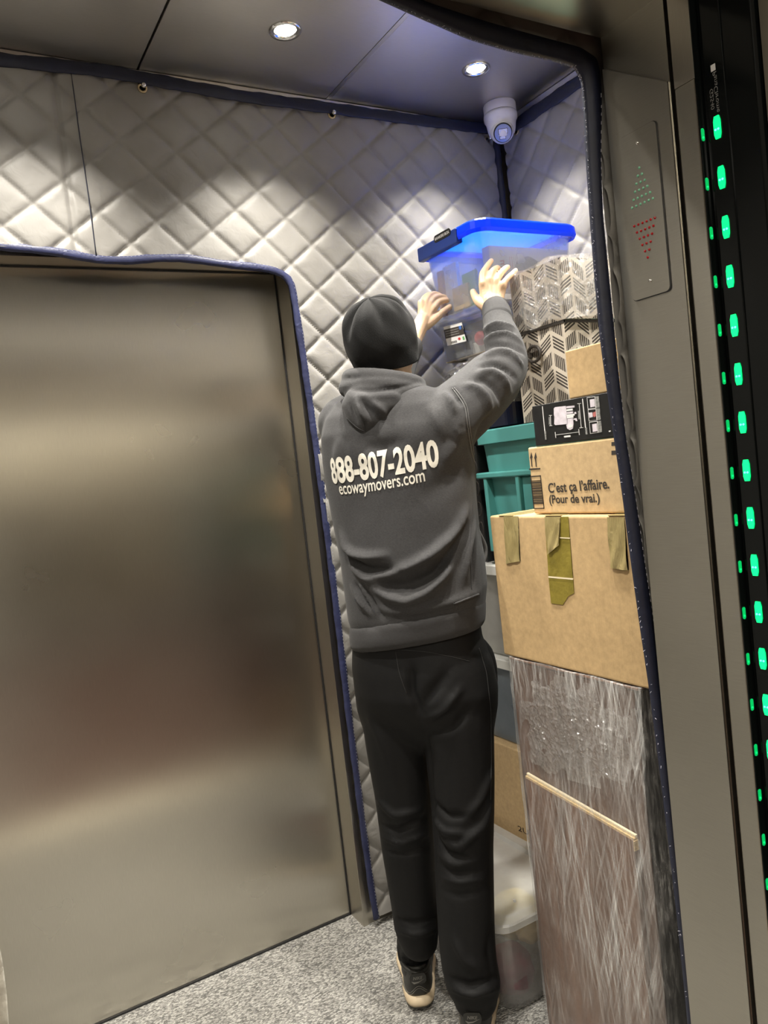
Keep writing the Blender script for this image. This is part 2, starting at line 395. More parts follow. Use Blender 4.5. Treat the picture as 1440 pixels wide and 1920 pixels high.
def tube_vf(pts, rad, seg=10, caps=True, flat=None):
    """tube through pts; rad is a number or list; flat = (normal, thickness ratio) makes it a ribbon"""
    pts = [Vector(p) for p in pts]; n = len(pts)
    if not isinstance(rad, (list, tuple)): rad = [rad]*n
    V = []; F = []; prev = None
    for i, p in enumerate(pts):
        a = pts[max(0, i-1)]; b = pts[min(n-1, i+1)]
        t = (b-a).normalized()
        if flat is not None:
            nn = Vector(flat[0]); s = t.cross(nn).normalized(); u = s.cross(t).normalized()
        else:
            if prev is None: _, s, u = frame_of(a, b)
            else:
                s = (prev - t*prev.dot(t)).normalized(); u = t.cross(s)
            prev = s
        for k in range(seg):
            an = 2*PI*k/seg
            ru = rad[i]*(flat[1] if flat is not None else 1.0)
            V.append(p + s*(math.cos(an)*rad[i]) + u*(math.sin(an)*ru))
    for i in range(n-1):
        for k in range(seg):
            k2 = (k+1) % seg
            F.append((i*seg+k, i*seg+k2, (i+1)*seg+k2, (i+1)*seg+k))
    if caps:
        F.append(tuple(reversed(range(seg)))); F.append(tuple(range((n-1)*seg, n*seg)))
    return V, F
def merge(parts):
    V = []; F = []
    for v, f in parts:
        o = len(V); V += list(v); F += [tuple(i+o for i in q) for q in f]
    return V, F
def lathe_vf(prof, origin=(0, 0, 0), axis=(0, 0, 1), seg=32):
    """prof: (radius, height) pairs along axis"""
    ax = Vector(axis).normalized(); h = Vector((0, 0, 1)) if abs(ax.z) < 0.95 else Vector((1, 0, 0))
    s = ax.cross(h).normalized(); u = ax.cross(s); O = Vector(origin); V = []; F = []
    for r, z in prof:
        for k in range(seg):
            a = 2*PI*k/seg; V.append(O + ax*z + s*(r*math.cos(a)) + u*(r*math.sin(a)))
    for i in range(len(prof)-1):
        for k in range(seg):
            k2 = (k+1) % seg; F.append((i*seg+k, i*seg+k2, (i+1)*seg+k2, (i+1)*seg+k))
    F.append(tuple(reversed(range(seg)))); F.append(tuple(range((len(prof)-1)*seg, len(prof)*seg)))
    return V, F
def rrect(hx, hy, r, n=5):
    pts = []
    for cx, cy, a0 in ((hx-r, hy-r, 0), (-hx+r, hy-r, PI/2), (-hx+r, -hy+r, PI), (hx-r, -hy+r, 1.5*PI)):
        for k in range(n+1):
            a = a0 + PI/2*k/n; pts.append((cx+r*math.cos(a), cy+r*math.sin(a)))
    return pts
def loft_vf(cx, cy, secs, cap_bottom=True, cap_top=True):
    """secs: (z, hx, hy, r)"""
    V = []; F = []; n = None
    for z, hx, hy, r in secs:
        pts = rrect(hx, hy, r); n = len(pts)
        V += [Vector((cx+x, cy+y, z)) for x, y in pts]
    for i in range(len(secs)-1):
        for k in range(n):
            k2 = (k+1) % n; F.append((i*n+k, i*n+k2, (i+1)*n+k2, (i+1)*n+k))
    if cap_bottom: F.append(tuple(reversed(range(n))))
    if cap_top: F.append(tuple(range((len(secs)-1)*n, len(secs)*n)))
    return V, F
def poly_prism(pts2, place, depth):
    """extruded polygon: place(u, v, w) -> world, w from 0 to depth"""
    n = len(pts2)
    V = [place(u, v, 0.0) for u, v in pts2] + [place(u, v, depth) for u, v in pts2]
    F = [tuple(range(n)), tuple(reversed(range(n, 2*n)))]
    for k in range(n): F.append((k, (k+1) % n, n+(k+1) % n, n+k))
    return V, F
def ico_vf(c, r, sub=2, sc=(1, 1, 1), rot=None):
    bm = bmesh.new(); bmesh.ops.create_icosphere(bm, subdivisions=sub, radius=r)
    V = []
    for v in bm.verts:
        p = Vector((v.co.x*sc[0], v.co.y*sc[1], v.co.z*sc[2]))
        if rot is not None: p = rot @ p
        V.append(p+Vector(c))
    F = [tuple(x.index for x in f.verts) for f in bm.faces]; bm.free(); return V, F
def text_vf(s, width, height, bold=0.0, shear=0.0):
    """flat lettering as a triangulated mesh fitted to width x height, origin at lower left; returns (u, v) points and faces"""
    cu = bpy.data.curves.new('lettering', 'FONT'); cu.body = s; cu.size = 1.0; cu.offset = bold; cu.shear = shear; cu.resolution_u = 4
    o = bpy.data.objects.new('lettering', cu); COL.objects.link(o)
    dg = bpy.context.evaluated_depsgraph_get(); me = bpy.data.meshes.new_from_object(o.evaluated_get(dg))
    bpy.data.objects.remove(o, do_unlink=True)
    P = np.array([v.co[:2] for v in me.vertices]); F = [tuple(p.vertices) for p in me.polygons]
    bpy.data.meshes.remove(me)
    lo = P.min(0); hi = P.max(0)
    P = (P-lo)/(hi-lo)*np.array([width, height])
    return P, F
def letter(name, s, width, height, place, mat, parent, bold=0.0, shear=0.0):
    P, F = text_vf(s, width, height, bold, shear)
    return mesh(name, [place(u, v) for u, v in P], F, mat, parent)
def voxel(V, F, size, smooth=3, fac=0.5):
    me = bpy.data.meshes.new('t'); me.from_pydata([tuple(v) for v in V], [], F); me.update()
    bm = bmesh.new(); bm.from_mesh(me); bmesh.ops.recalc_face_normals(bm, faces=bm.faces); bm.to_mesh(me); bm.free()
    o = bpy.data.objects.new('t', me); COL.objects.link(o)
    r = o.modifiers.new('r', 'REMESH'); r.mode = 'VOXEL'; r.voxel_size = size
    if smooth:
        s = o.modifiers.new('s', 'SMOOTH'); s.factor = fac; s.iterations = smooth
    dg = bpy.context.evaluated_depsgraph_get(); out = bpy.data.meshes.new_from_object(o.evaluated_get(dg))
    bpy.data.objects.remove(o, do_unlink=True); return out
def mesh_np(me):
    n = len(me.vertices); a = np.empty(n*3); me.vertices.foreach_get('co', a)
    b = np.empty(n*3); me.vertices.foreach_get('normal', b)
    return a.reshape(-1, 3), b.reshape(-1, 3)
def set_np(me, a): me.vertices.foreach_set('co', a.ravel()); me.update()
def bvh_of(me): return BVHTree.FromPolygons([v.co for v in me.vertices], [tuple(p.vertices) for p in me.polygons])
def cap(a, b, ra, rb, seg=12, n=7):
    """tapered limb piece with round ends"""
    a = Vector(a); b = Vector(b); t = (b-a).normalized()
    pts = []; rad = []
    for k in range(4):
        an = PI/2*(1-k/3.0)*0.98; pts.append(a - t*(ra*math.sin(an))); rad.append(max(0.0008, ra*math.cos(an)))
    for k in range(1, n): pts.append(a.lerp(b, k/n)); rad.append(ra+(rb-ra)*k/n)
    for k in range(4):
        an = PI/2*(k/3.0)*0.98; pts.append(b + t*(rb*math.sin(an))); rad.append(max(0.0008, rb*math.cos(an)))
    return tube_vf(pts, rad, seg)
def chain(pts, rad, seg=14, up=6):
    """smooth limb through joints with round ends"""
    P = [Vector(p) for p in pts]; Q = []; R = []
    n = len(P)
    for i in range(n-1):
        p0 = P[max(0, i-1)]; p1 = P[i]; p2 = P[i+1]; p3 = P[min(n-1, i+2)]
        for k in range(up):
            t = k/up
            Q.append(0.5*((2*p1)+(p2-p0)*t+(2*p0-5*p1+4*p2-p3)*t*t+(3*p1-p0-3*p2+p3)*t*t*t))
            R.append(rad[i]+(rad[i+1]-rad[i])*t)
    Q.append(P[-1]); R.append(rad[-1])
    t0 = (Q[1]-Q[0]).normalized(); t1 = (Q[-1]-Q[-2]).normalized()
    A = []; RA = []
    for k in range(4):
        an = PI/2*(1-k/4.0)*0.98; A.append(Q[0]-t0*(R[0]*math.sin(an))); RA.append(max(.0006, R[0]*math.cos(an)))
    B = []; RB = []
    for k in range(1, 5):
        an = PI/2*(k/4.0)*0.98; B.append(Q[-1]+t1*(R[-1]*math.sin(an))); RB.append(max(.0006, R[-1]*math.cos(an)))
    return tube_vf(A+Q+B, RA+R+RB, seg)

# ------------------------------------------------------------------ the setting: lift car
CEIL = 2.617; BACK = 2.185; RIGHT = 1.90; LEFT = -0.14; DOORY = 2.275; SOFF = 2.10
FRONT_IN = 0.885; FRONT_OUT = 0.765; OPENX = 1.0; FSOFF = 2.095
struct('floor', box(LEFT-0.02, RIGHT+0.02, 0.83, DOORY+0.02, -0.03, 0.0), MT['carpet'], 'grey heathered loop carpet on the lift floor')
# ceiling: three sheet panels with seams
for a, b in ((LEFT, 0.628), (0.634, 1.208), (1.222, RIGHT)):
    struct('ceiling', box(a, b, FRONT_IN, BACK, CEIL, CEIL+0.012, 0.0015), MT['ceiling'], 'brushed steel ceiling panel of the lift')
struct('ceiling_backing', box(LEFT-.02, RIGHT+.02, FRONT_IN, BACK+.02, CEIL+0.013, CEIL+0.03), MT['darkmetal'])
bm = box(1.2085, 1.2215, FRONT_IN, BACK, CEIL-0.001, CEIL+0.006); struct('trim_1', bm, MT['alu'], 'metal strip between two ceiling panels')
# wall shells
bm = box(LEFT, -0.02, BACK, DOORY+0.03, 0, CEIL)
add_box(bm, 1.012, RIGHT+0.02, BACK, DOORY+0.03, 0, CEIL); add_box(bm, -0.02, 1.012, BACK, DOORY+0.03, SOFF, CEIL)
struct('wall_back', bm, MT['wallsteel'], 'steel rear wall of the lift around the door')
struct('wall_right', box(RIGHT, RIGHT+0.02, FRONT_IN-0.1, BACK+0.05, 0, CEIL), MT['wallsteel'])
struct('wall_left', box(LEFT-0.02, LEFT, FRONT_IN-0.1, BACK+0.05, 0, CEIL), MT['wallsteel'])
bm = box(1.003, RIGHT, FRONT_OUT, FRONT_IN, 0, CEIL); struct('wall_front', bm, MT['jamb'], 'steel front return of the lift beside the entrance')
bm = box(LEFT, -0.05, FRONT_OUT, FRONT_IN, 0, CEIL); struct('wall_front_left', bm, MT['jamb'])
bm = box(-0.05, 1.003, FRONT_OUT, FRONT_IN, FSOFF, CEIL); struct('wall_front_header', bm, MT['wallsteel'], 'steel header over the lift entrance')
# rear door with its frame
dr = bmobj('door_1', box(-0.02, 1.012, DOORY, DOORY+0.03, 0.006, SOFF), MT['door']); dr['kind'] = 'structure'; dr['label'] = 'closed brushed steel rear lift door'
bm = box(1.0085, 1.0115, DOORY-0.004, DOORY-0.0005, 0.0, SOFF); add_box(bm, -0.02, 1.0115, DOORY-0.004, DOORY-0.0005, SOFF-0.004, SOFF)
add_box(bm, -0.02, 1.0115, DOORY-0.004, DOORY-0.0005, 0.0, 0.006)
struct('trim_2', bm, MT['darkmetal'], 'dark gap around the rear door')
bm = box(1.012, 1.030, BACK-0.003, BACK+0.006, 0, SOFF, 0.001)
struct('trim_3', bm, MT['wallsteel'], 'steel edge of the rear door frame')
# aluminium angle under the ceiling
bm = box(LEFT, RIGHT, BACK-0.016, BACK-0.002, CEIL-0.020, CEIL-0.001, 0.002); struct('trim_4', bm, MT['alu'], 'aluminium angle where ceiling meets the rear wall')
bm = box(RIGHT-0.016, RIGHT-0.002, FRONT_IN, BACK-0.016, CEIL-0.020, CEIL-0.001, 0.002); struct('trim_5', bm, MT['alu'], 'aluminium angle where ceiling meets the right wall')
# entrance: lantern jamb face, dark gap, car door edge, landing side
lo_edge = [(0.8845, 0.0), (0.7665, 0.0), (0.7665, 1.457+0.671*0.765), (0.8845, 1.457+0.666*0.8845)]  # slanted top edge puts the boundary of a reflection into the shape
V, F = poly_prism(lo_edge, lambda u, v, w: Vector((1.003-w, u, v)), 0.004)
o = mesh('trim_6', V, F, MT['jamb']); o['kind'] = 'structure'; o['label'] = 'brushed steel jamb face with the arrow lamps, cut off where a reflection ends'
struct('trim_7', box(1.012, 1.03, 0.755, 0.766, 0, FSOFF), MT['darkmetal'], 'dark gap between jamb and door edge')
struct('door_2', box(1.0, 1.10, 0.722, 0.756, 0.01, 1.457+0.672*0.74, 0.002), MT['jamb'], 'steel leading edge of the open front door')
struct('trim_8', box(1.0, 1.10, 0.722, 0.756, 1.457+0.672*0.74, FSOFF+0.1), MT['wallsteel'])  # change of steel puts the same reflection's end into the door edge
struct('trim_9', box(1.028, 1.30, 0.42, 0.637, 0, 2.6), MT['brownpaint'], 'dark brown landing door frame')
struct('trim_10', box(-0.30, -0.06, 0.42, 0.70, 0, 2.6), MT['brownpaint'])
struct('trim_11', box(-0.03, 1.03, 0.42, 0.76, FSOFF+0.09, 2.6), MT['wallsteel'])
struct('trim_12', box(-0.14, 1.10, 0.66, 0.845, -0.03, 0.002, 0.001), MT['sill'], 'bright metal door sill')
# lift hall behind the camera (seen only as reflections)
struct('floor_hall', box(-3.0, 4.0, -4.4, 0.66, -0.05, -0.004), MT['hallfloor'])
struct('ceiling_hall', box(-3.0, 4.0, -4.4, 0.42, 2.6, 2.64), MT['hallceil'])
struct('wall_hall_back', box(-3.0, 4.0, -4.45, -4.4, 0, 2.6), MT['hallwall'])
struct('trim_13', box(-3.0, 4.0, -4.40, -4.36, 0, 1.50), MT['halldado'])
struct('wall_hall_left', box(-3.05, -3.0, -4.4, 0.42, 0, 2.6), MT['halldado'])
struct('wall_hall_right', box(4.0, 4.05, -4.4, 0.42, 0, 2.6), MT['hallwall'])
bm = box(1.30, 4.0, 0.42, 0.50, 0, 2.6); add_box(bm, -3.0, -0.30, 0.42, 0.50, 0, 2.6)
struct('wall_hall_front', bm, MT['hallwall'])
for k, (x, y, sx_, w_) in enumerate(((-0.7, -0.9, 1.2, 1.0), (1.5, -0.9, 1.2, 1.0), (0.5, -4.28, 5.5, 0.62))):  # unseen, added: two fill the entrance, the long one makes the door's reflected band
    ld = bpy.data.lights.new('added_hall_light', 'AREA'); ld.shape = 'RECTANGLE'; ld.size = sx_; ld.size_y = 0.5 if k < 2 else 0.06
    ld.energy = HALL_W*w_; ld.color = (1.0, 0.93, 0.80)
    lo = bpy.data.objects.new('added_hall_light', ld); COL.objects.link(lo); lo.location = (x, y, 2.585 if k < 2 else 2.22)

# ------------------------------------------------------------------ quilted pads
QW, QH = 0.157, 0.138
def quilt_h(u, v, H=0.013, seam=None):
    v = v + 0.085*u
    a = u/QW + v/QH; b = u/QW - v/QH
    fa = np.abs(np.sin(PI*a)); fb = np.abs(np.sin(PI*b))
    h = 0.82*H*(1-np.exp(-fa*6.0))*(1-np.exp(-fb*6.0))*(0.84+0.16*fa*fb)
    h = h + 0.0025*np.sin(u*23+v*9+2*np.sin(v*13))*np.sin(v*17-u*5) * np.minimum(fa, fb)
    h = h + 0.006*np.sin(u*4.1+1.0)*np.sin(v*3.3)
    if seam is not None:
        h = h - 0.010*np.exp(-((u-seam-0.0*v)/0.006)**2)
    return h
def quilt(name, u0, u1, v0, v1, inside, place, parent, step=0.008, seam=None, both=False, off=(0, 0)):
    nu = int((u1-u0)/step)+1; nv = int((v1-v0)/step)+1
    us = np.linspace(u0, u1, nu); vs = np.linspace(v0, v1, nv)
    U, Vv = np.meshgrid(us, vs, indexing='ij')
    Hh = quilt_h(U+off[0], Vv+off[1], seam=seam)
    mask = inside(0.5*(U[:-1, :-1]+U[1:, 1:]), 0.5*(Vv[:-1, :-1]+Vv[1:, 1:]))
    V = []; F = []
    for sgn in ((1, -1) if both else (1,)):
        idx = -np.ones((nu, nv), int)
        for i, j in np.argwhere(mask):
            q = []
            for a, b in ((i, j), (i+1, j), (i+1, j+1), (i, j+1)):
                if idx[a, b] < 0:
                    idx[a, b] = len(V); V.append(place(U[a, b], Vv[a, b], (Hh[a, b]+0.003) if sgn > 0 else -0.15*Hh[a, b]))
                q.append(idx[a, b])
            F.append(tuple(q))
    return mesh(name, V, F, MT['quilt'], parent, smooth=True)
def dense(pts, step=0.02):
    out = []
    for a, b in zip(pts[:-1], pts[1:]):
        a = Vector(a); b = Vector(b); n = max(1, int((b-a).length/step))
        out += [a.lerp(b, k/n) for k in range(n)]
    out.append(Vector(pts[-1])); return out
def smooth_path(pts, it=2):
    P = [Vector(p) for p in pts]
    for _ in range(it):
        P = [P[0]]+[(P[i-1]+P[i]*2+P[i+1])/4 for i in range(1, len(P)-1)]+[P[-1]]
    return P
def binding(name, pts, normal, w, mat, parent, ratio=0.45, step=0.02):
    P = smooth_path(dense(pts, step), 2)
    rad = [w*(1+0.07*math.sin(i*0.9)+0.05*math.sin(i*2.3)) for i in range(len(P))]
    V, F = tube_vf(P, rad, 12, True, (normal, ratio))
    return mesh(name, V, F, mat, parent, True)
def stitches(name, pts, normal, parent, step=0.010, r=0.0007, mat=None):
    P = dense(pts, 0.0035); parts = []
    for i in range(0, len(P)-2, 3): parts.append(tube_vf([P[i], P[i+1], P[i+2]][:2], r, 5))
    V, F = merge(parts); return mesh(name, V, F, mat or MT['thread'], parent)
def grommet(p, normal, parent):
    nrm = Vector(normal)
    prof = []
    for k in range(9):
        a = 2*PI*k/8; prof.append((0.0105+0.0035*math.cos(a), 0.003*math.sin(a)))
    o = mesh('grommet', *lathe_vf(prof, p, nrm, 24), MT['brass'], parent, True)
    o2 = mesh('stud', *lathe_vf([(0.004, -0.012), (0.004, 0.010), (0.0065, 0.012), (0.0065, 0.020), (0.003, 0.0225)], p, nrm, 16), MT['chrome'], o, True)
    mesh('hole_backing', *lathe_vf([(0.0085, -0.002), (0.0085, 0.0)], p, nrm, 16), MT['darkmetal'], o)

PADY = 2.168
# rear pad, cut out around the door
edge_px = [(-40, 452), (0, 462), (60, 467), (120, 474), (180, 487), (235, 489), (290, 484), (350, 484), (420, 495), (490, 502), (528, 510), (545, 522), (552, 560), (572, 690), (592, 830), (612, 985), (632, 1150), (648, 1290), (664, 1420), (682, 1560), (697, 1670), (706, 1722)]
edge = [PY(x, y, PADY-0.010) for x, y in edge_px]
exs = [p.x for p in edge[11:]]; ezs = [p.z for p in edge[11:]]
txs = [p.x for p in edge[:12]]; tzs = [p.z for p in edge[:12]]
zsort = np.array(ezs)[::-1]; xsort = np.array(exs)[::-1]
def inside_back(u, v):
    lim_x = np.interp(v, zsort, xsort); lim_z = np.interp(u, txs, tzs)
    return np.where(u < edge[11].x+0.004, v > lim_z, (u > lim_x) | (v > edge[11].z))
pad = thing('quilted_pad', 'grey quilted pad on the rear wall, cut out around the steel door', 'wall pad', (1.0, PADY, 0.02), 'protective pads lining the lift')
quilt('quilted_cover', LEFT+0.035, 1.862, 0.03, 2.575, inside_back, lambda u, v, w: Vector((u, PADY-w, v)), pad, 0.0055, seam=0.405, off=(0.0, -0.045))
binding('door_edge_binding', edge, (0, -1, 0), 0.0115, MT['navy'], pad, 0.6)
stitches('edge_stitching', [p+Vector((0.006 if i > 11 else 0, -0.0085, 0.008 if i <= 11 else 0)) for i, p in enumerate(edge)], (0, -1, 0), pad, r=0.0005)
topb = [PY(x, y, PADY-0.018) for x, y in ((-60, 100), (0, 112), (100, 122), (200, 133), (300, 152), (450, 180), (600, 200), (760, 222), (900, 240), (960, 244))]
binding('top_binding', topb, (0, -1, 0), 0.018, MT['navydark'], pad, 0.3)
binding('corner_binding', [(1.862, PADY-0.018, 2.56), (1.864, PADY-0.019, 2.2), (1.863, PADY-0.019, 1.6), (1.864, PADY-0.018, 0.05)], (-0.7, -0.7, 0), 0.012, MT['navydark'], pad, 0.6)
V, F = tube_vf(smooth_path(dense([PY(133, 134, PADY-0.018), PY(150, 260, PADY-0.018), PY(165, 360, PADY-0.018), PY(181, 484, PADY-0.014)], 0.03)), 0.0014, 6)
mesh('seam_cord', V, F, MT['navydark'], pad, True)
for x, y in ((267, 165), (622, 215)): grommet(PY(x, y, PADY-0.014), (0, -1, 0), pad)
grommet(PY(914, 262, PADY-0.012), (0, -1, 0), pad)
# right wall pad
padr = thing('quilted_pad', 'grey quilted pad on the right wall behind the blue lidded tote', 'wall pad', (RIGHT-0.012, 1.5, 0.02), 'protective pads lining the lift')
quilt('quilted_cover', FRONT_IN+0.06, PADY-0.040, 0.03, 2.575, lambda u, v: u > 0, lambda u, v, w: Vector((RIGHT-0.012-w, u, v)), padr, 0.0065, off=(0.02, 0.03))
binding('top_binding', [(RIGHT-0.030, FRONT_IN+0.06, 2.572), (RIGHT-0.030, PADY-0.045, 2.566)], (-1, 0, 0), 0.022, MT['navydark'], padr, 0.3)
grommet(PX(968, 246, RIGHT-0.026), (-1, 0, 0), padr)
# left wall pad (only met in reflections)
padl = thing('quilted_pad', 'grey quilted pad on the left wall, hanging at the lower left corner of the entrance', 'wall pad', (LEFT+0.012, 1.5, 0.02), 'protective pads lining the lift')
quilt('quilted_cover', FRONT_IN+0.06, PADY-0.012, 0.03, 2.575, lambda u, v: u > 0, lambda u, v, w: Vector((LEFT+0.012+w, u, v)), padl, 0.02, off=(0.05, 0.01))
fl = [PY(x, y, 0.90) for x, y in ((-6, 1700), (1, 1760), (9, 1800), (17, 1850), (28, 1915), (40, 2000), (60, 2140))]
V, F = tube_vf(smooth_path(dense([p+Vector((-0.017, 0, 0)) for p in fl], 0.02)), [0.012+0.003*math.sin(k*0.8) for k in range(len(dense(fl, 0.02)))], 12, True, ((0, -1, 0), 0.45))
mesh('torn_lining_edge', V, F, plain('pale_lining', (0.50, 0.48, 0.42), 0.7, 0, 30, 0.2, 40, 0.006, 0.8), padl, True)
binding('front_edge_binding', [p+Vector((-0.033, -0.004, 0)) for p in fl], (0, -1, 0), 0.012, MT['navy'], padl)

# front pad: hangs inside the front return, its bound edge shows along the entrance
FY = 0.905
inner_px = [(640, -40), (690, -14), (780, 27), (880, 72), (960, 96), (1040, 113), (1078, 124), (1092, 148), (1097, 200), (1102, 300), (1109, 400), (1118, 520), (1129, 640), (1143, 740), (1155, 820), (1171, 930), (1186, 1050), (1204, 1180), (1222, 1300), (1240, 1440), (1257, 1580), (1274, 1730), (1290, 1890), (1302, 2040), (1316, 2200)]
outer_px = [(640, -70), (700, -35), (800, 8), (900, 40), (1000, 68), (1085, 90), (1117, 112), (1124, 150), (1125, 210), (1123, 300), (1126, 400), (1138, 520), (1150, 640), (1160, 740), (1169, 820), (1187, 930), (1204, 1050), (1224, 1180), (1240, 1300), (1257, 1440), (1275, 1580), (1293, 1730), (1311, 1890), (1327, 2040), (1345, 2200)]
inn = [PY(x, y, FY) for x, y in inner_px]; outr = [PY(x, y, FY) for x, y in outer_px]
padf = thing('quilted_pad', 'grey quilted pad on the front return, navy bound edge framing the entrance', 'wall pad', (1.1, FY, 0.02), 'protective pads lining the lift')
iz = np.array([p.z for p in outr[8:]])[::-1]; ix = np.array([p.x for p in outr[8:]])[::-1]
hx_ = [p.x for p in outr[:8]]; hz_ = [p.z for p in outr[:8]]
def inside_front(u, v):
    return np.where(u < outr[8].x, v > np.interp(u, hx_, hz_)+0.002, u > np.interp(v, iz, ix)+0.002)
quilt('quilted_cover', 0.05, RIGHT-0.02, 0.03, 2.58, inside_front, lambda u, v, w: Vector((u, FY+0.012-w, v)), padf, 0.007, both=True, off=(0.055, 0.075))
def band(name, A, B, mat, parent, th=0.006):
    """bound hem between two edge lines, rounded over"""
    n = len(A); V = []; F = []; prof = [(0.0, 0.0), (0.06, -1.0), (0.5, -1.25), (0.94, -1.0), (1.0, 0.0), (0.94, 1.0), (0.5, 1.25), (0.06, 1.0)]; k = len(prof)
    for a, b in zip(A, B):
        for s, d in prof: V.append(a.lerp(b, s)+Vector((0, d*th, 0)))
    for i in range(n-1):
        for j in range(k):
            j2 = (j+1) % k; F.append((i*k+j, i*k+j2, (i+1)*k+j2, (i+1)*k+j))
    F.append(tuple(range(k))); F.append(tuple(range((n-1)*k, n*k)))
    return mesh(name, V, F, mat, parent, True)
def resample(P, n):
    P = [Vector(p) for p in P]; L = [0]
    for a, b in zip(P[:-1], P[1:]): L.append(L[-1]+(b-a).length)
    out = []
    for t in np.linspace(0, L[-1], n):
        i = min(len(L)-2, max(0, int(np.searchsorted(L, t, side='right'))-1)); f = (t-L[i])/max(1e-9, L[i+1]-L[i]); out.append(P[i].lerp(P[i+1], min(1, f)))
    return out
nA = 160
def fine(A, B, k=8):
    oa = []; ob = []
    for i in range(len(A)-1):
        for t in range(k): oa.append(A[i].lerp(A[i+1], t/k)); ob.append(B[i].lerp(B[i+1], t/k))
    oa.append(A[-1]); ob.append(B[-1]); return smooth_path(oa, 3), smooth_path(ob, 3)
Ai, Bo = fine(inn, outr)
band('edge_binding', Ai, Bo, MT['navydark'], padf)
stitches('edge_stitching', [a.lerp(b, 0.86)+Vector((0, -0.0078, 0)) for a, b in zip(Ai, Bo)][60:], (0, -1, 0), padf, r=0.0005)
fr = []
for i in range(0, len(Ai)-1):
    for k in range(2):
        p = Ai[i].lerp(Ai[i+1], random.random()); d = Vector((random.uniform(-0.7, 0.2), random.uniform(-.5, .3), random.uniform(-.6, .3))).normalized()
        if i > 90 and random.random() < 0.6: continue
        L = random.uniform(0.0015, 0.0045); fr.append(tube_vf([p, p+d*L*0.6, p+d*L+Vector((0, 0, -0.0006))], 0.00028, 4))
V, F = merge(fr); o = mesh('frayed_threads', V, F, MT['thread'], padf); o['kind'] = 'stuff'

# ------------------------------------------------------------------ ceiling downlights
LABS = {(0.943, 1.867): 'lit round ceiling downlight left of the security camera, larger in view', (1.567, 1.867): 'lit round ceiling downlight beside the security camera'}
for x, y in ((0.943, 1.867), (1.567, 1.867), (0.32, 1.867), (0.32, 1.22), (0.943, 1.22), (1.567, 1.22)):
    lab = LABS.get((x, y), 'lit round ceiling downlight above the upper edge of the photo')
    t = thing('downlight', lab, 'ceiling light', (x, y, CEIL), 'recessed downlights of the lift')
    ring = [(0.026, 0.006), (0.030, -0.004), (0.040, -0.006), (0.044, -0.002), (0.044, 0.0), (0.030, 0.008)]
    prof = [(r, h) for r, h in ring]
    V, F = lathe_vf(prof, (x, y, CEIL), (0, 0, 1), 36); F = F[:-2]
    mesh('trim_ring', V, F, MT['chrome'], t, True)
    V, F = lathe_vf([(0.0275, 0.004), (0.0275, 0.0), (0.024, -0.003), (0.012, -0.0045)], (x, y, CEIL), (0, 0, 1), 28)
    mesh('lamp_lens', V, F, MT['lamp'], t, True)
    ld = bpy.data.lights.new('downlight_beam', 'SPOT'); ld.energy = SPOT_W; ld.color = SPOT_COL
    ld.spot_size = math.radians(106); ld.spot_blend = 1.0; ld.shadow_soft_size = 0.028
    lo = bpy.data.objects.new('downlight_beam', ld); COL.objects.link(lo); lo.location = (0, 0, -0.012); lo.parent = t

# ------------------------------------------------------------------ security camera
cb = PZ(936, 196, CEIL); cb = Vector((cb.x, cb.y, CEIL))
t = thing('security_camera', 'white turret security camera hanging from the ceiling corner', 'camera', cb)
V, F = lathe_vf([(0.052, 0.0), (0.054, -0.004), (0.054, -0.030), (0.0535, -0.031)], cb, (0, 0, 1), 48); mesh('mounting_base', V, F, MT['camwhite'], t, True)
V, F = lathe_vf([(0.0525, -0.031), (0.0525, -0.033)], cb, (0, 0, 1), 48); mesh('base_gap', V, F, MT['darkmetal'], t)
V, F = lathe_vf([(0.055, -0.033), (0.056, -0.040), (0.055, -0.052), (0.051, -0.058), (0.049, -0.066), (0.046, -0.085), (0.043, -0.095), (0.032, -0.1)], cb, (0, 0, 1), 48); mesh('turret_housing', V, F, MT['camwhite'], t, True)
look = (Vector((0.25, 0.0, 1.0))-Vector(cb)).normalized()
bc = cb+Vector((0, 0, -0.084))+look*0.014
V, F = ico_vf(bc, 0.040, 3); ball = mesh('eyeball', V, F, MT['camwhite'], t, True)
V, F = lathe_vf([(0.030, 0.024), (0.031, 0.030), (0.030, 0.0345), (0.028, 0.0355)], bc, look, 40); mesh('face_ring', V, F, MT['black'], ball, True)
V, F = lathe_vf([(0.0275, 0.030), (0.0275, 0.0365), (0.020, 0.0372)], bc, look, 40); fc = mesh('front_glass', V, F, MT['camface'], ball)
zz = Vector((0, 0, 1)); rr_ = look.cross(zz).normalized(); uu = rr_.cross(look).normalized()
def camw(name, cx, cy, w, h, z, mat):
    pts = rrect(w/2, h/2, 0.0015, 3)
    V, F = poly_prism(pts, lambda a, b, c: bc+rr_*(cx+a)+uu*(cy+b)+look*(z+c), 0.0012); mesh(name, V, F, mat, ball)
camw('window_frame', 0.0, 0.006, 0.031, 0.017, 0.0365, MT['black']); camw('lens_window', 0.0, 0.006, 0.028, 0.014, 0.0372, MT['camwin'])
camw('window_frame', 0.002, -0.0135, 0.021, 0.0095, 0.0365, MT['black']); camw('light_window', 0.002, -0.0135, 0.018, 0.007, 0.0372, MT['camwin'])

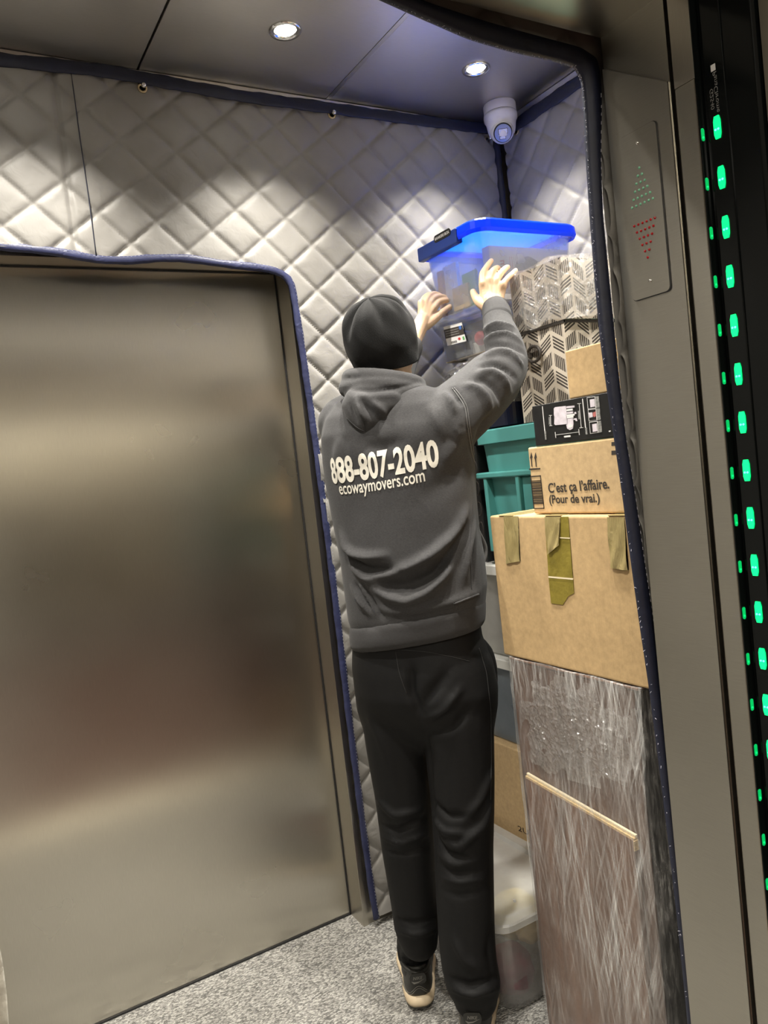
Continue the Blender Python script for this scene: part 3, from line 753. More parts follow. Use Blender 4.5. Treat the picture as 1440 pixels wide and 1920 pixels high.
# ------------------------------------------------------------------ arrow lamp plate on the jamb
JX = 0.9985
c4 = [PX(x, y, JX) for x, y in ((1156, 266), (1229, 222), (1262, 543), (1192, 567))]
t = thing('arrow_lamp_panel', 'steel jamb panel with dotted green up and red down arrow lamps', 'signal panel', (JX, c4[0].y, 1.7))
def quadp(s, v): return c4[0].lerp(c4[1], s).lerp(c4[3].lerp(c4[2], s), v)
ym = [p.y for p in c4]; zm = [p.z for p in c4]
y0 = (c4[1].y+c4[2].y)/2; y1 = (c4[0].y+c4[3].y)/2; z0 = (c4[3].z+c4[2].z)/2; z1 = (c4[0].z+c4[1].z)/2
pts = [((y0+y1)/2+a, (z0+z1)/2+b) for a, b in rrect((y1-y0)/2, (z1-z0)/2, 0.008, 4)]
V, F = poly_prism(pts, lambda u, v, w: Vector((0.9987-w, u, v)), 0.0012); mesh('panel_shadow_gap', V, F, MT['darkmetal'], t)
pts = [((y0+y1)/2+a+0.0008, (z0+z1)/2+b+0.0004) for a, b in rrect((y1-y0)/2-0.0009, (z1-z0)/2-0.0009, 0.0075, 4)]
V, F = poly_prism(pts, lambda u, v, w: Vector((0.9980-w, u, v)), 0.0012); mesh('face_plate', V, F, MT['jamb'], t)
PXF = 0.9966
def dot(name, px, py, r, mat):
    p = PX(px, py, PXF); V, F = ico_vf(p, r, 2, (0.8, 1, 1)); return mesh(name, V, F, mat, t, True)
def cp(x, y): return (1100+x/2.668, 80+y/2.667)      # photo position from an enlarged crop
gtop = [(263, 626), (228, 827), (331, 779)]; rbot = [(306, 1074), (238, 918), (341, 876)]
def tri_dots(A, B, C, name, mat):
    for r in range(6):
        f = r/5.0
        L = (A[0]+(B[0]-A[0])*f, A[1]+(B[1]-A[1])*f); R = (A[0]+(C[0]-A[0])*f, A[1]+(C[1]-A[1])*f)
        for k in range(r+1):
            g = k/r if r else 0
            x, y = cp(L[0]+(R[0]-L[0])*g, L[1]+(R[1]-L[1])*g); dot(name, x, y, 0.0021, mat)
tri_dots(*gtop, 'green_lamp', MT['greendot']); tri_dots(*rbot, 'red_lamp', MT['reddot'])
for x, y in ((252, 502), (318, 1190)): dot('screw', *cp(x, y), 0.0028, MT['chrome'])

# ------------------------------------------------------------------ light curtain on the door edge
t = thing('light_curtain', 'black door sensor strip with a row of glowing green lights', 'door sensor', (1.02, 0.68, 0.0))
mesh_o = bmobj('housing', box(1.014, 1.06, 0.640, 0.7205, 0.03, 2.6, 0.002), MT['glossblack'], t)
bmobj('lens_channel', box(1.0115, 1.015, 0.684, 0.714, 0.03, 2.10, 0.001), MT['glossblack'], t)
bmobj('side_lip', box(1.0005, 1.06, 0.7207, 0.7219, 0.03, 2.10), MT['glossblack'], t)
for k in range(26):
    zc = 1.457+0.602*0.699-0.0692*k
    if zc < 0.08: break
    hh = [(-0.0035, -0.0155), (0.0035, -0.0155), (0.0052, -0.009), (0.0052, 0.009), (0.0035, 0.0155), (-0.0035, 0.0155), (-0.0052, 0.009), (-0.0052, -0.009)]
    V, F = poly_prism(hh, lambda u, v, w: Vector((1.0114-w, 0.7002+u, zc+v)), 0.002)
    led = mesh('green_light', V, F, MT['green'], t)
    V, F = merge([ico_vf((1.0092, 0.7002+s*0.0022, zc-0.003), 0.0016, 1) for s in (-1, 1)]); mesh('bright_core', V, F, MT['greencore'], led)
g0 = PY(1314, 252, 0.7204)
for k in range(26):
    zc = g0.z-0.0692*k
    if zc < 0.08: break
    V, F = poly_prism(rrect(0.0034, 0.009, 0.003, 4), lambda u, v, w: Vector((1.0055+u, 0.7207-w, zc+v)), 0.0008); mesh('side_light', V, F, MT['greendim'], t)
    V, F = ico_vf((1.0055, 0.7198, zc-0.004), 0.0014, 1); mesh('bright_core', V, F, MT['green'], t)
letter('maker_lettering', 'PanaChrome', 0.055, 0.006, lambda u, v: Vector((1.0111, 0.699+v-0.004, 1.457+0.725*0.70-u-0.012)), MT['greyprint'], t)
letter('model_lettering', 'G2540', 0.028, 0.0055, lambda u, v: Vector((1.0111, 0.7065+v-0.004, 1.457+0.725*0.70-u-0.032)), MT['greyprint'], t)
bm = box(1.0108, 1.0116, 0.696, 0.703, 1.457+0.725*0.70-0.010, 1.457+0.725*0.70-0.001); bmobj('logo_patch', bm, MT['white'], t)

# ------------------------------------------------------------------ stacked goods: helpers
def card_thing(name, label, cat, x0, x1, y0, y1, z0, z1, mat, bev=0.004, group=None, rotz=0.0):
    t = thing(name, label, cat, ((x0+x1)/2, (y0+y1)/2, z0), group)
    bm = bmesh.new(); add_box(bm, x0, x1, y0, y1, z0, z1, bev, 3)
    bmobj('carton', bm, mat, t)
    return t
def on_left(X):                       # (u, v, w): u runs towards the entrance, v up, on a face turned to -X
    return lambda y, z, w=0.0: Vector((X-0.0006-w, y, z))
def quad_left(name, px4, X, mat, parent, th=0.0008, sub=1, wob=0.0):
    """thin sheet stuck to a left-turned face; corners given as photo positions on that face"""
    P = [PX(x, y, X) for x, y in px4]
    n = 14 if wob else 1
    V = []; F = []
    for i in range(n+1):
        for j in range(n+1):
            p = P[0].lerp(P[1], i/n).lerp(P[3].lerp(P[2], i/n), j/n)
            off = th+wob*(0.5+0.5*math.sin(i*0.55+j*0.12+1.0)*math.sin(j*0.4+i*0.1))*(j/n)
            V.append(Vector((X-off, p.y, p.z)))
    for i in range(n):
        for j in range(n): F.append((i*(n+1)+j, (i+1)*(n+1)+j, (i+1)*(n+1)+j+1, i*(n+1)+j+1))
    m = len(V); V += [Vector((X, v.y, v.z)) for v in V]
    F += [tuple(reversed([a+m for a in f])) for f in F]
    return mesh(name, V, F, mat, parent, bool(wob))
def poly_left(name, pxs, X, mat, parent, th=0.001):
    P = [PX(x, y, X) for x, y in pxs]
    V, F = poly_prism([(p.y, p.z) for p in P], lambda u, v, w: Vector((X-w, u, v)), th)
    return mesh(name, V, F, mat, parent)
def bin_parts(t, cx, cy, z0, z1, hx, hy, taper, mat, r=0.035, rim=0.008, wall=0.0025):
    """open moulded tub: outer and inner skin, rounded rim"""
    h = z1-z0; secs = []
    for f, k in ((0.0, 0.0), (0.03, 0.25)): secs.append((z0+f*h*0.5, hx-taper-0.006*(1-4*k), hy-taper-0.006*(1-4*k), r))
    for f in (0.25, 0.5, 0.75, 0.93): secs.append((z0+f*h, hx-taper*(1-f), hy-taper*(1-f), r))
    secs += [(z1-0.012, hx, hy, r), (z1-0.010, hx+rim, hy+rim, r+rim), (z1, hx+rim, hy+rim, r+rim), (z1, hx-wall, hy-wall, r)]
    for f in (0.9, 0.5, 0.05): secs.append((z0+f*h+wall, hx-taper*(1-f)-wall, hy-taper*(1-f)-wall, r))
    V, F = loft_vf(cx, cy, secs, True, True)
    return mesh('tub', V, F, mat, t)
def lid_part(t, cx, cy, z, hx, hy, h, mat, r=0.04, lip=0.004, name='lid', inset=0.03, rise=0.006):
    secs = [(z-0.006, hx-0.004, hy-0.004, r), (z-0.006, hx, hy, r), (z+h-0.004, hx, hy, r), (z+h, hx-0.004, hy-0.004, r),
            (z+h, hx-inset, hy-inset, r), (z+h-rise, hx-inset-0.006, hy-inset-0.006, r), (z+h-rise, hx*0.5, hy*0.5, r*0.8)]
    V, F = loft_vf(cx, cy, secs, True, True); return mesh(name, V, F, mat, t)
def film_shell(name, parts_vf, mat, parent, jitter=0.002, cuts=3):
    bm = bmesh.new()
    V, F = parts_vf
    vs = [bm.verts.new(v) for v in V]; 
    for f in F: bm.faces.new([vs[i] for i in f])
    bmesh.ops.subdivide_edges(bm, edges=bm.edges[:], cuts=cuts, use_grid_fill=True)
    for v in bm.verts:
        p = v.co; k = math.sin(p.y*61+p.z*37)*math.sin(p.x*53-p.z*29+p.y*17)
        v.co += Vector((k*jitter, math.sin(p.z*47+p.x*31)*jitter, math.cos(p.y*43+p.x*23)*jitter))
    return bmobj(name, bm, mat, parent, False)
def box_vf(x0, x1, y0, y1, z0, z1):
    V = [Vector(p) for p in ((x0, y0, z0), (x1, y0, z0), (x1, y1, z0), (x0, y1, z0), (x0, y0, z1), (x1, y0, z1), (x1, y1, z1), (x0, y1, z1))]
    return V, [(0, 3, 2, 1), (4, 5, 6, 7), (0, 1, 5, 4), (1, 2, 6, 5), (2, 3, 7, 6), (3, 0, 4, 7)]
def lump(name, label, cat, c, r, mat, sc=(1, 1, 1), amp=0.12, seed=0, group=None, sub=4):
    V, F = ico_vf((0, 0, 0), r, sub, sc); rs = random.Random(seed)
    ph = [rs.uniform(0, 6) for _ in range(6)]
    V = [v*(1+amp*(math.sin(v.x/r*4+ph[0])*math.sin(v.y/r*3.4+ph[1])+0.6*math.sin(v.z/r*6+ph[2])*math.sin(v.x/r*7+ph[3])+0.35*math.sin(v.y/r*11+ph[4]))) for v in V]
    o = mesh(name, V, F, mat, None, True); o.location = c; tag(o, label, cat, group); return o

def crumple(name, corners, parent, amp, freq, nu=110, nv=90, seed=0.0, mat=None):
    """crumpled patch of stretch wrap between four corners, ridges standing off the face"""
    A, B, C_, D = [Vector(c) for c in corners]; nn = (B-A).cross(D-A).normalized()
    if nn.dot(CAMD-A) < 0: nn = -nn
    V = []; F = []
    for i in range(nu+1):
        for j in range(nv+1):
            u = i/nu; v = j/nv; p = A.lerp(B, u).lerp(D.lerp(C_, u), v)
            q = Vector((p.x*freq+seed, p.y*freq*0.8-p.z*freq*0.5, p.z*freq*0.9+p.y*freq*0.5))
            h = 1.0-abs(mnoise.noise(q)); h2 = 1.0-abs(mnoise.noise(q*2.3+Vector((5, 2, 1))))
            e = min(1.0, 6*u, 6*(1-u), 6*v, 6*(1-v))
            V.append(p+nn*(0.001+amp*e*(0.65*h**3+0.35*h2**3)))
    for i in range(nu):
        for j in range(nv):
            a = i*(nv+1)+j; u = (i/nu-0.5)*2; v = (j/nv-0.5)*2
            if math.hypot(u, v)+0.45*mnoise.noise(V[a]*26) < 0.98: F.append((a, a+1, a+nv+2, a+nv+1))
    return mesh(name, V, F, mat or MT['glint'], parent, False)
CAMD = Vector((0, 0, CAMZ))

# ------------------------------------------------------------------ wrapped brown cabinet at the entrance
XA = 1.12
t = thing('wrapped_cabinet', 'tall brown wooden cabinet wrapped in clear stretch film, standing on the carpet', 'cabinet', (1.38, 1.24, 0))
bmobj('cabinet_body', box(XA, 1.64, 1.056, 1.428, 0.03, 0.972, 0.002), MT['wood'], t)
bmobj('front_panel', box(XA+0.004, 1.636, 1.046, 1.0555, 0.035, 0.970, 0.002), MT['darkwood'], t)
bmobj('plinth', box(XA+0.02, 1.62, 1.07, 1.41, 0.0, 0.03), MT['darkwood'], t)
bmobj('cabinet_top', box(XA-0.002, 1.642, 1.044, 1.430, 0.9725, 0.978, 0.0015), MT['woodb'], t)
# loose board standing against the side, raw edge on top
A = PX(991, 1456, XA-0.003); B = PX(1195, 1574, XA-0.003)
bd = [(A.y, A.z), (B.y, B.z), (B.y+0.004, 0.012), (A.y-0.004, 0.012)]
V, F = poly_prism(bd, lambda u, v, w: Vector((XA-0.0015-w, u, v)), 0.012); mesh('side_board', V, F, MT['woodb'], t)
dv = (B-A).normalized()
edge4 = [(A.y, A.z), (B.y, B.z), (B.y, B.z+0.0045), (A.y, A.z+0.0045)]
for k, (off, w) in enumerate(((0.0, 0.010), (0.0055, 0.006))):
    V, F = poly_prism([(y, z+off) for y, z in edge4], lambda u, v, w_: Vector((XA-0.002-w_, u, v)), w); mesh('board_raw_edge', V, F, MT['chip'] if k == 0 else MT['paperedge'], t)
V, F = poly_prism([(B.y, B.z), (B.y-0.0018, B.z), (B.y-0.0018, B.z-0.02), (B.y, B.z-0.02)], lambda u, v, w: Vector((XA-0.002-w, u, v)), 0.013); mesh('board_raw_edge', V, F, MT['chip'], t)
fw = film_shell('stretch_wrap', box_vf(XA-0.018, 1.655, 1.037, 1.4315, 0.012, 0.9795), MT['film'], t, 0.0016, 14)
for v in fw.data.vertices:
    wx = v.co.x+t.location.x
    if wx < XA:
        s_ = min(1.0, max(0.0, (0.93-v.co.z)/0.22)); s_ = s_*s_*(3-2*s_); e_ = min(1.0, max(0.0, (1.4315-v.co.y-t.location.y)/0.03)); v.co.x = XA-0.0035-0.0125*s_*e_+(wx-(XA-0.018))-t.location.x

crumple('wrap_bunch', [PX(x, y, XA-0.007) for x, y in ((962, 1243), (1194, 1305), (1205, 1500), (985, 1440))], t, 0.0065, 58)

# ------------------------------------------------------------------ large carton on the cabinet
XB = 1.12
big = card_thing('cardboard_box', 'largest cardboard box, olive tape strips hanging down its side, on the wrapped cabinet', 'box', XB, 1.44, 0.965, 1.452, 0.981, 1.314, MT['card'], 0.005)
quad_left('tape_strip', ((945, 968), (972, 968), (976, 1052), (950, 1057)), XB, MT['tape'], big, 0.0008, 1, 0.005)
quad_left('tape_strip', ((1022, 969), (1066, 969), (1075, 1086), (1029, 1083)), XB, MT['tape2'], big, 0.0008, 1, 0.0012)
poly_left('tape_strip', ((1029, 1080), (1075, 1083), (1077, 1112), (1066, 1118), (1056, 1134), (1034, 1131)), XB, MT['tape2'], big, 0.0014)
quad_left('tape_strip', ((1022, 969), (1051, 969), (1050, 1022), (1029, 1040)), XB-0.001, MT['tape'], big, 0.0016, 1, 0.006)
quad_left('tape_strip', ((1139, 970), (1171, 970), (1179, 1069), (1147, 1064)), XB, MT['tape'], big, 0.001, 1, 0.008)
quad_left('torn_edge', ((1029, 1080), (1075, 1084), (1075, 1087), (1029, 1083)), XB-0.001, MT['paperedge'], big, 0.0012)
quad_left('torn_edge', ((1050, 1007), (1069, 1008), (1069, 1010), (1050, 1009)), XB-0.001, MT['paperedge'], big, 0.0014)
for y in (1.392, 1.235, 1.055):
    bmobj('tape_strip', box(XB-0.001, XB+0.30, y-0.024, y+0.024, 1.3138, 1.3148), MT['tape'], big)
bmobj('flap_gap', box(XB+0.02, 1.42, 1.2045, 1.2065, 1.3136, 1.3144), MT['card3'], big)

# ------------------------------------------------------------------ printed carton
XC = 1.14
pc = card_thing('cardboard_box', 'small cardboard box printed with French words, barcode and two arrows', 'box', XC, 1.46, 1.045, 1.316, 1.316, 1.463, MT['card2'], 0.004)
def place_px(px0, px1, X, hgt):
    """baseline from px0 to px1 on a left-turned face"""
    a = PX(*px0, X); b = PX(*px1, X); d = b-a; L = d.length; d = d/L; up = Vector((0, -d.z, d.y)); up = up if up.z > 0 else -up
    return L, (lambda u, v: Vector((X-0.0009, 0, 0))+Vector((0, (a+d*u+up*v).y, (a+d*u+up*v).z)))
def text_left(name, s, px0, px1, hpx_top, X, mat, parent, bold=0.0):
    L, pl = place_px(px0, px1, X, 0)
    top = PX(*hpx_top, X); a = PX(*px0, X); H = abs(top.z-a.z)
    return letter(name, s, L, H, pl, mat, parent, bold)
text_left('printed_lettering', "C\u2019est \u00e7a l\u2019affaire.", (1030, 929), (1144, 921), (1028, 906), XC, MT['ink'], pc, 0.022)
text_left('printed_lettering', "(Pour de vrai.)", (1031.5, 949), (1126, 947), (1031, 928), XC, MT['ink'], pc, 0.022)
for x in (995.5, 1003.5):
    poly_left('printed_arrow', ((x-0.6, 859), (x+0.8, 859), (x+2.2, 874), (x+2.9, 874), (x+3.2, 875), (x+1.6, 875), (x+0.4, 859)), XC, MT['ink'], pc, 0.0009)
    poly_left('printed_arrow', ((x+1.0, 848.5), (x+3.2, 857.5), (x+1.2, 859), (x-1.6, 859)), XC, MT['ink'], pc, 0.0009)
    poly_left('printed_arrow', ((x+0.2, 858), (x+1.7, 858), (x+3.0, 875), (x+1.5, 875)), XC, MT['ink'], pc, 0.0010)
poly_left('printed_bar', ((992.5, 878.5), (1013, 877.3), (1013, 879.6), (992.5, 881.2)), XC, MT['ink'], pc, 0.0009)
def bar_quad(f0, f1, s0=0.0, s1=1.0):
    tl, tr, br, bl = (994.5, 892.5), (1014, 891), (1021, 953.5), (1001, 954)
    L = lambda f, s: ((tl[0]+(bl[0]-tl[0])*f)*(1-s)+(tr[0]+(br[0]-tr[0])*f)*s, (tl[1]+(bl[1]-tl[1])*f)*(1-s)+(tr[1]+(br[1]-tr[1])*f)*s)
    return (L(f0, s0), L(f0, s1), L(f1, s1), L(f1, s0))
bars = [(0, .025), (.975, 1.0)]; rs = random.Random(3); f = 0.14
while f < 0.86:
    w = rs.choice((0.008, 0.008, 0.016, 0.028)); bars.append((f, f+w)); f += w+rs.choice((0.010, 0.016, 0.026))
V = []; F = []
for f0, f1, s0, s1 in [(a, b, 0, 1) for a, b in bars]+[(0, 1, 0, .06), (0, 1, .94, 1)]:
    P = [PX(x, y, XC) for x, y in bar_quad(f0, f1, s0, s1)]
    v, fc = poly_prism([(p.y, p.z) for p in P], lambda u, w_, q: Vector((XC-q, u, w_)), 0.0009); F += [tuple(i+len(V) for i in g) for g in fc]; V += v
mesh('printed_barcode', V, F, MT['ink'], pc)
for a, b in ((829, 836), (845, 853)):
    quad_left('printed_mark', ((1147, a), (1160, a-1), (1160, b-1), (1147, b)), XC, MT['ink'], pc, 0.0009)
quad_left('taped_edge', ((1146, 824), (1163, 822), (1176, 957), (1160, 958)), XC, MT['card2'], pc, 0.0006)

# ------------------------------------------------------------------ black product carton
XD = 1.14
bk = card_thing('product_box', 'black printed product box with white drawings, lying on the French printed carton', 'box', XD, 1.46, 1.00, 1.288, 1.465, 1.551, MT['blackcard'], 0.0015)
def kp(x, y): return (980+x/7.2, 720+y/7.2)
def kq(name, pts, mat, th=0.0009): poly_left(name, [kp(*p) for p in pts], XD, mat, bk, th)
kq('printed_line', ((265, 300), (272, 300), (318, 750), (308, 750)), MT['white']); kq('printed_caption', ((300, 635), (318, 633), (326, 750), (308, 752)), MT['greyprint'], 0.0011)
kq('printed_line', ((806, 200), (816, 200), (868, 680), (856, 680)), MT['white']); kq('printed_caption', ((848, 590), (872, 588), (880, 680), (856, 682)), MT['greyprint'], 0.0011)
kq('product_drawing', ((440, 312), (586, 296), (606, 540), (446, 556), (430, 540), (432, 440), (426, 420), (424, 330)), MT['lilac'])
for y, w, m in ((290, 110, 'lilac'), (330, 85, 'white'), (368, 90, 'lilac'), (400, 110, 'white'), (428, 95, 'white')):
    kq('product_drawing', ((592, y+12), (592+w, y), (594+w, y+26), (594, y+38)), MT[m])
kq('product_drawing', ((606, 470), (682, 462), (690, 540), (680, 600), (640, 622), (604, 600), (592, 550), (610, 540)), MT['lilac'])
kq('product_drawing', ((616, 556), (676, 548), (682, 570), (660, 590), (622, 590)), MT['white'], 0.0012)
kq('product_drawing', ((690, 468), (728, 460), (740, 500), (720, 500), (712, 480), (692, 486)), MT['lilac'])
kq('product_drawing', ((700, 380), (722, 376), (728, 402), (704, 406)), MT['lilac'])
def kdim(a, b, n, L=18):
    ax, ay = a; bx, by = b; dx, dy = bx-ax, by-ay; l = math.hypot(dx, dy); ux, uy = dx/l, dy/l; px_, py_ = -uy, ux; h = 2.5
    kq(n, ((ax+px_*h, ay+py_*h), (bx+px_*h, by+py_*h), (bx-px_*h, by-py_*h), (ax-px_*h, ay-py_*h)), MT['white'])
    for (cx, cy) in (a, b):
        kq(n, ((cx+px_*L-ux*3, cy+py_*L-uy*3), (cx+px_*L+ux*3, cy+py_*L+uy*3), (cx-px_*L+ux*3, cy-py_*L+uy*3), (cx-px_*L-ux*3, cy-py_*L-uy*3)), MT['white'])
kdim((766, 264), (794, 590), 'dimension_line', 24); kdim((378, 424), (382, 562), 'dimension_line', 18); kdim((446, 688), (764, 648), 'dimension_line', 40)
kq('dimension_figures', ((752, 362), (772, 360), (780, 474), (758, 478)), MT['greyprint'], 0.0012); kq('dimension_figures', ((356, 446), (370, 444), (374, 545), (360, 548)), MT['greyprint'], 0.0012)
kq('dimension_figures', ((562, 702), (648, 690), (650, 714), (566, 722)), MT['white'], 0.0012)
for k, (x, y) in enumerate(((870, 180), (884, 344), (902, 512))):
    W, H = 112, 154
    kq('picture_frame', ((x, y), (x+W, y-14), (x+W+14, y+H-10), (x+14, y+H+6)), MT['white'], 0.0009)
    kq('picture', ((x+7, y+6), (x+W-7, y-6), (x+W+4, y+H-16), (x+20, y+H-3)), MT['blackcard'], 0.0012)
    if k != 1: kq('picture', ((x+42, y+30), (x+W-8, y+20), (x+W+2, y+H-30), (x+52, y+H-20)), MT['lilac'], 0.0015)
    else:
        kq('picture', ((x+14, y+44), (x+62, y+36), (x+70, y+100), (x+24, y+112)), MT['lilac'], 0.0015); kq('picture', ((x+72, y+40), (x+108, y+26), (x+112, y+90), (x+84, y+104), (x+70, y+80)), MT['pinkprint'], 0.0015)
    kq('printed_caption', ((x+W+4, y-12), (x+W+48, y-18), (x+W+62, y+H-18), (x+W+18, y+H-10)), MT['greyprint'], 0.0009)
kq('printed_mark', ((1165, 632), (1188, 626), (1192, 640), (1170, 648)), MT['white'])

# ------------------------------------------------------------------ plain small carton
XE = 1.16
card_thing('cardboard_box', 'plain brown cardboard box without print, standing on the black product box', 'box', XE, 1.44, 0.985, 1.194, 1.553, 1.652, MT['card'], 0.003)

# ------------------------------------------------------------------ back row: carton, tubs, teal tote
XG = 1.46
c2 = card_thing('cardboard_box', 'brown cardboard box low behind the wrapped cabinet, above the floor bin', 'box', XG+0.005, 1.86, 1.47, 2.10, 0.0, 0.531, MT['card2'], 0.005)
text_left('printed_lettering', "2U", (972, 1557), (992, 1566), (972, 1548), XG+0.005, MT['ink'], c2)
t = thing('storage_bin', 'bluish clear plastic bin with white lid, on the low cardboard box', 'bin', (1.66, 1.78, 0.533))
bin_parts(t, 1.665, 1.785, 0.533, 0.792, 0.185, 0.30, 0.014, MT['bluish'])
lid_part(t, 1.665, 1.785, 0.793, 0.203, 0.318, 0.024, MT['whitelid'])
lump('grey_cloth', 'pale grey folded cloth inside the bluish clear bin', 'cloth', (1.66, 1.82, 0.63), 0.10, MT['greycl'], (1.2, 2.1, 0.8), 0.10, 5)
o = bmobj('card_piece', box(1.492, 1.50, 1.80, 1.90, 0.66, 0.76), MT['tanc']); tag(o, 'tan card lying upright inside the bluish clear bin', 'card')
t = thing('storage_bin', 'milky white plastic bin with white lid under the teal tote', 'bin', (1.66, 1.78, 0.82))
bin_parts(t, 1.665, 1.785, 0.8185, 1.090, 0.185, 0.30, 0.014, MT['milky'])
lid_part(t, 1.665, 1.785, 1.091, 0.203, 0.318, 0.025, MT['whitelid'])
V = []; F = []
parts = []
for k in range(3):
    pts = [Vector((1.497, 1.83+(0.022+0.011*k)*math.cos(a)*1.2, 0.925+(0.030+0.014*k)*math.sin(a))) for a in np.linspace(0.4+k*.5, 5.2+k*.4, 26)]
    parts.append(tube_vf(pts, 0.004, 8))
V, F = merge(parts); o = mesh('coiled_cord', V, F, MT['cream'], None, True); tag(o, 'cream coiled cord inside the milky white bin', 'cord')
o = lump('folded_towel', 'cream folded towel inside the milky white bin', 'towel', (1.66, 1.80, 0.965), 0.09, MT['cream'], (1.2, 2.4, 1.0), 0.08, 9)
o = lump('folded_towel', 'pale grey blue folded towel at the bottom of the milky white bin', 'towel', (1.545, 1.88, 0.852), 0.024, MT['bluec'], (0.9, 2.2, 0.9), 0.08, 10)
# teal tote
t = thing('storage_tote', 'teal plastic storage tote behind the mover\u2019s arm, on the milky white bin', 'tote', (1.66, 1.68, 1.117))
cx, cy, hx, hy = 1.665, 1.668, 0.205, 0.262
bin_parts(t, cx, cy, 1.118, 1.500, hx-0.012, hy-0.012, 0.022, MT['teal'], 0.03, 0.010)
lid_part(t, cx, cy, 1.497, hx+0.002, hy+0.002, 0.036, MT['teal'], 0.035, 0.004, 'lid', 0.03, 0.006)
bmobj('reinforcing_rib', box(cx-hx-0.004, cx+hx+0.004, cy-hy-0.004, cy+hy+0.004, 1.386, 1.404, 0.004), MT['teal'], t)
for y in (1.45, 1.60, 1.745, 1.895):
    bmobj('reinforcing_rib', box(cx-hx-0.001, cx-hx+0.03, y-0.008, y+0.008, 1.16, 1.39, 0.003), MT['teal'], t)
bmobj('reinforcing_panel', box(cx-hx+0.008, cx-hx+0.03, 1.655, 1.735, 1.16, 1.385, 0.006), MT['teal'], t)
# dark ornate board beside it
o = thing('dark_board', 'dark ornate board standing between teal tote and rear wall', 'board', (1.62, 1.99, 1.117))
bmobj('board', box(1.49, 1.80, 1.965, 1.99, 1.1175, 1.49, 0.004), MT['darkwood'], o)
parts = []
for k in range(5):
    z = 1.16+0.065*k
    pts = [Vector((1.4895, 1.977+0.010*math.cos(a), z+0.022*math.sin(a))) for a in np.linspace(0, 5.0, 20)]
    parts.append(tube_vf(pts, 0.0022, 6))
V, F = merge(parts); mesh('scroll_pattern', V, F, MT['chevedge'], o, True)

# ------------------------------------------------------------------ chevron fabric boxes
def chevron_box(name, label, x0, x1, y0, y1, z0, z1, lidrim=True):
    t = thing(name, label, 'fabric box', ((x0+x1)/2, (y0+y1)/2, z0), 'herringbone patterned fabric boxes')
    V = []; F = []; UV = []
    P = [(x0, y1), (x0, y0), (x1, y0), (x1, y1)]
    run = 0.0
    for k in range(4):
        a = P[k]; b = P[(k+1) % 4]; L = math.hypot(b[0]-a[0], b[1]-a[1]); i = len(V)
        V += [(a[0], a[1], z0), (b[0], b[1], z0), (b[0], b[1], z1), (a[0], a[1], z1)]; F.append((i, i+1, i+2, i+3))
        UV += [(run, z0), (run+L, z0), (run+L, z1), (run, z1)]; run += L
    i = len(V); V += [(p[0], p[1], z1) for p in P]; F.append((i, i+1, i+2, i+3)); UV += [(p[0], p[1]) for p in P]
    i = len(V); V += [(p[0], p[1], z0) for p in P]; F.append((i+3, i+2, i+1, i)); UV += [(p[0], p[1]) for p in reversed(P)]
    o = mesh('fabric_body', V, F, MT['chevron'], t); uv = o.data.uv_layers.new(name='UVMap')
    for li, c in enumerate(UV): uv.data[li].uv = c
    if lidrim:
        bm = bmesh.new()
        for (a, b) in ((P[0], P[1]), (P[1], P[2])):
            add_box(bm, min(a[0], b[0])-0.002, max(a[0], b[0])+0.002, min(a[1], b[1])-0.002, max(a[1], b[1])+0.002, z1-0.006, z1+0.0012)
        bmobj('seam_tape', bm, MT['chevedge'], t)
    return t
XH = 1.48
lowc = chevron_box('fabric_box', 'lower herringbone patterned fabric box with a dark ring pull, on teal tote', XH, 1.83, 1.515, 1.712, 1.536, 1.786)
upc = chevron_box('fabric_box', 'upper herringbone patterned fabric box under crinkled clear wrap', XH, 1.83, 1.505, 1.712, 1.7885, 1.948, False)
rp = PX(1001, 664, XH-0.012)
pts = [Vector((XH-0.012, rp.y+0.026*math.cos(a), rp.z+0.021*math.sin(a))) for a in np.linspace(0, 2*PI, 33)]
V, F = tube_vf(pts, 0.0042, 10, False); mesh('ring_pull', V, F, MT['chevedge'], lowc, True)
bmobj('pull_tab', box(XH-0.014, XH, rp.y+0.018, rp.y+0.034, rp.z-0.008, rp.z+0.008, 0.002), MT['chevedge'], lowc)
fw = film_shell('crinkled_wrap', box_vf(XH-0.012, 1.842, 1.493, 1.722, 1.7895, 1.953), MT['filmcr'], upc, 0.006, 9)

crumple('wrap_bunch', [PX(x, y, XH-0.016) for x, y in ((968, 532), (1059, 485), (1062, 585), (976, 622))], upc, 0.0045, 46, 90, 80, 1.0)
crumple('wrap_bunch', [Vector((XH-0.005, 1.488, 1.945)), Vector((1.80, 1.488, 1.945)), Vector((1.80, 1.488, 1.795)), Vector((XH-0.005, 1.488, 1.795))], upc, 0.005, 46, 90, 80, 2.0)

# ------------------------------------------------------------------ navy tote wrapped in film, clear bin, blue lidded tote
t = thing('storage_tote', 'dark navy tote under loose clear wrap, between teal tote and clear bin', 'tote', (1.63, 1.9, 1.535))
bin_parts(t, 1.64, 1.885, 1.536, 1.70, 0.185, 0.148, 0.012, MT['navyplastic'], 0.03, 0.008)
lid_part(t, 1.64, 1.885, 1.701, 0.200, 0.163, 0.022, MT['navyplastic'], 0.04)
bm = bmesh.new()
for k in range(12): add_box(bm, 1.4375, 1.4410, 1.75+0.022*k, 1.758+0.022*k, 1.70, 1.722)
bmobj('lid_grip_ribs', bm, MT['navyplastic'], t)
V, F = loft_vf(1.64, 1.885, [(1.60, 0.205, 0.16, .04), (1.70, 0.212, 0.172, .05), (1.725, 0.20, 0.163, .05), (1.748, 0.15, 0.12, .05), (1.755, 0.08, 0.06, .04)], False, True)
film_shell('loose_wrap', (V, F), MT['filmcr'], t, 0.006, 2)

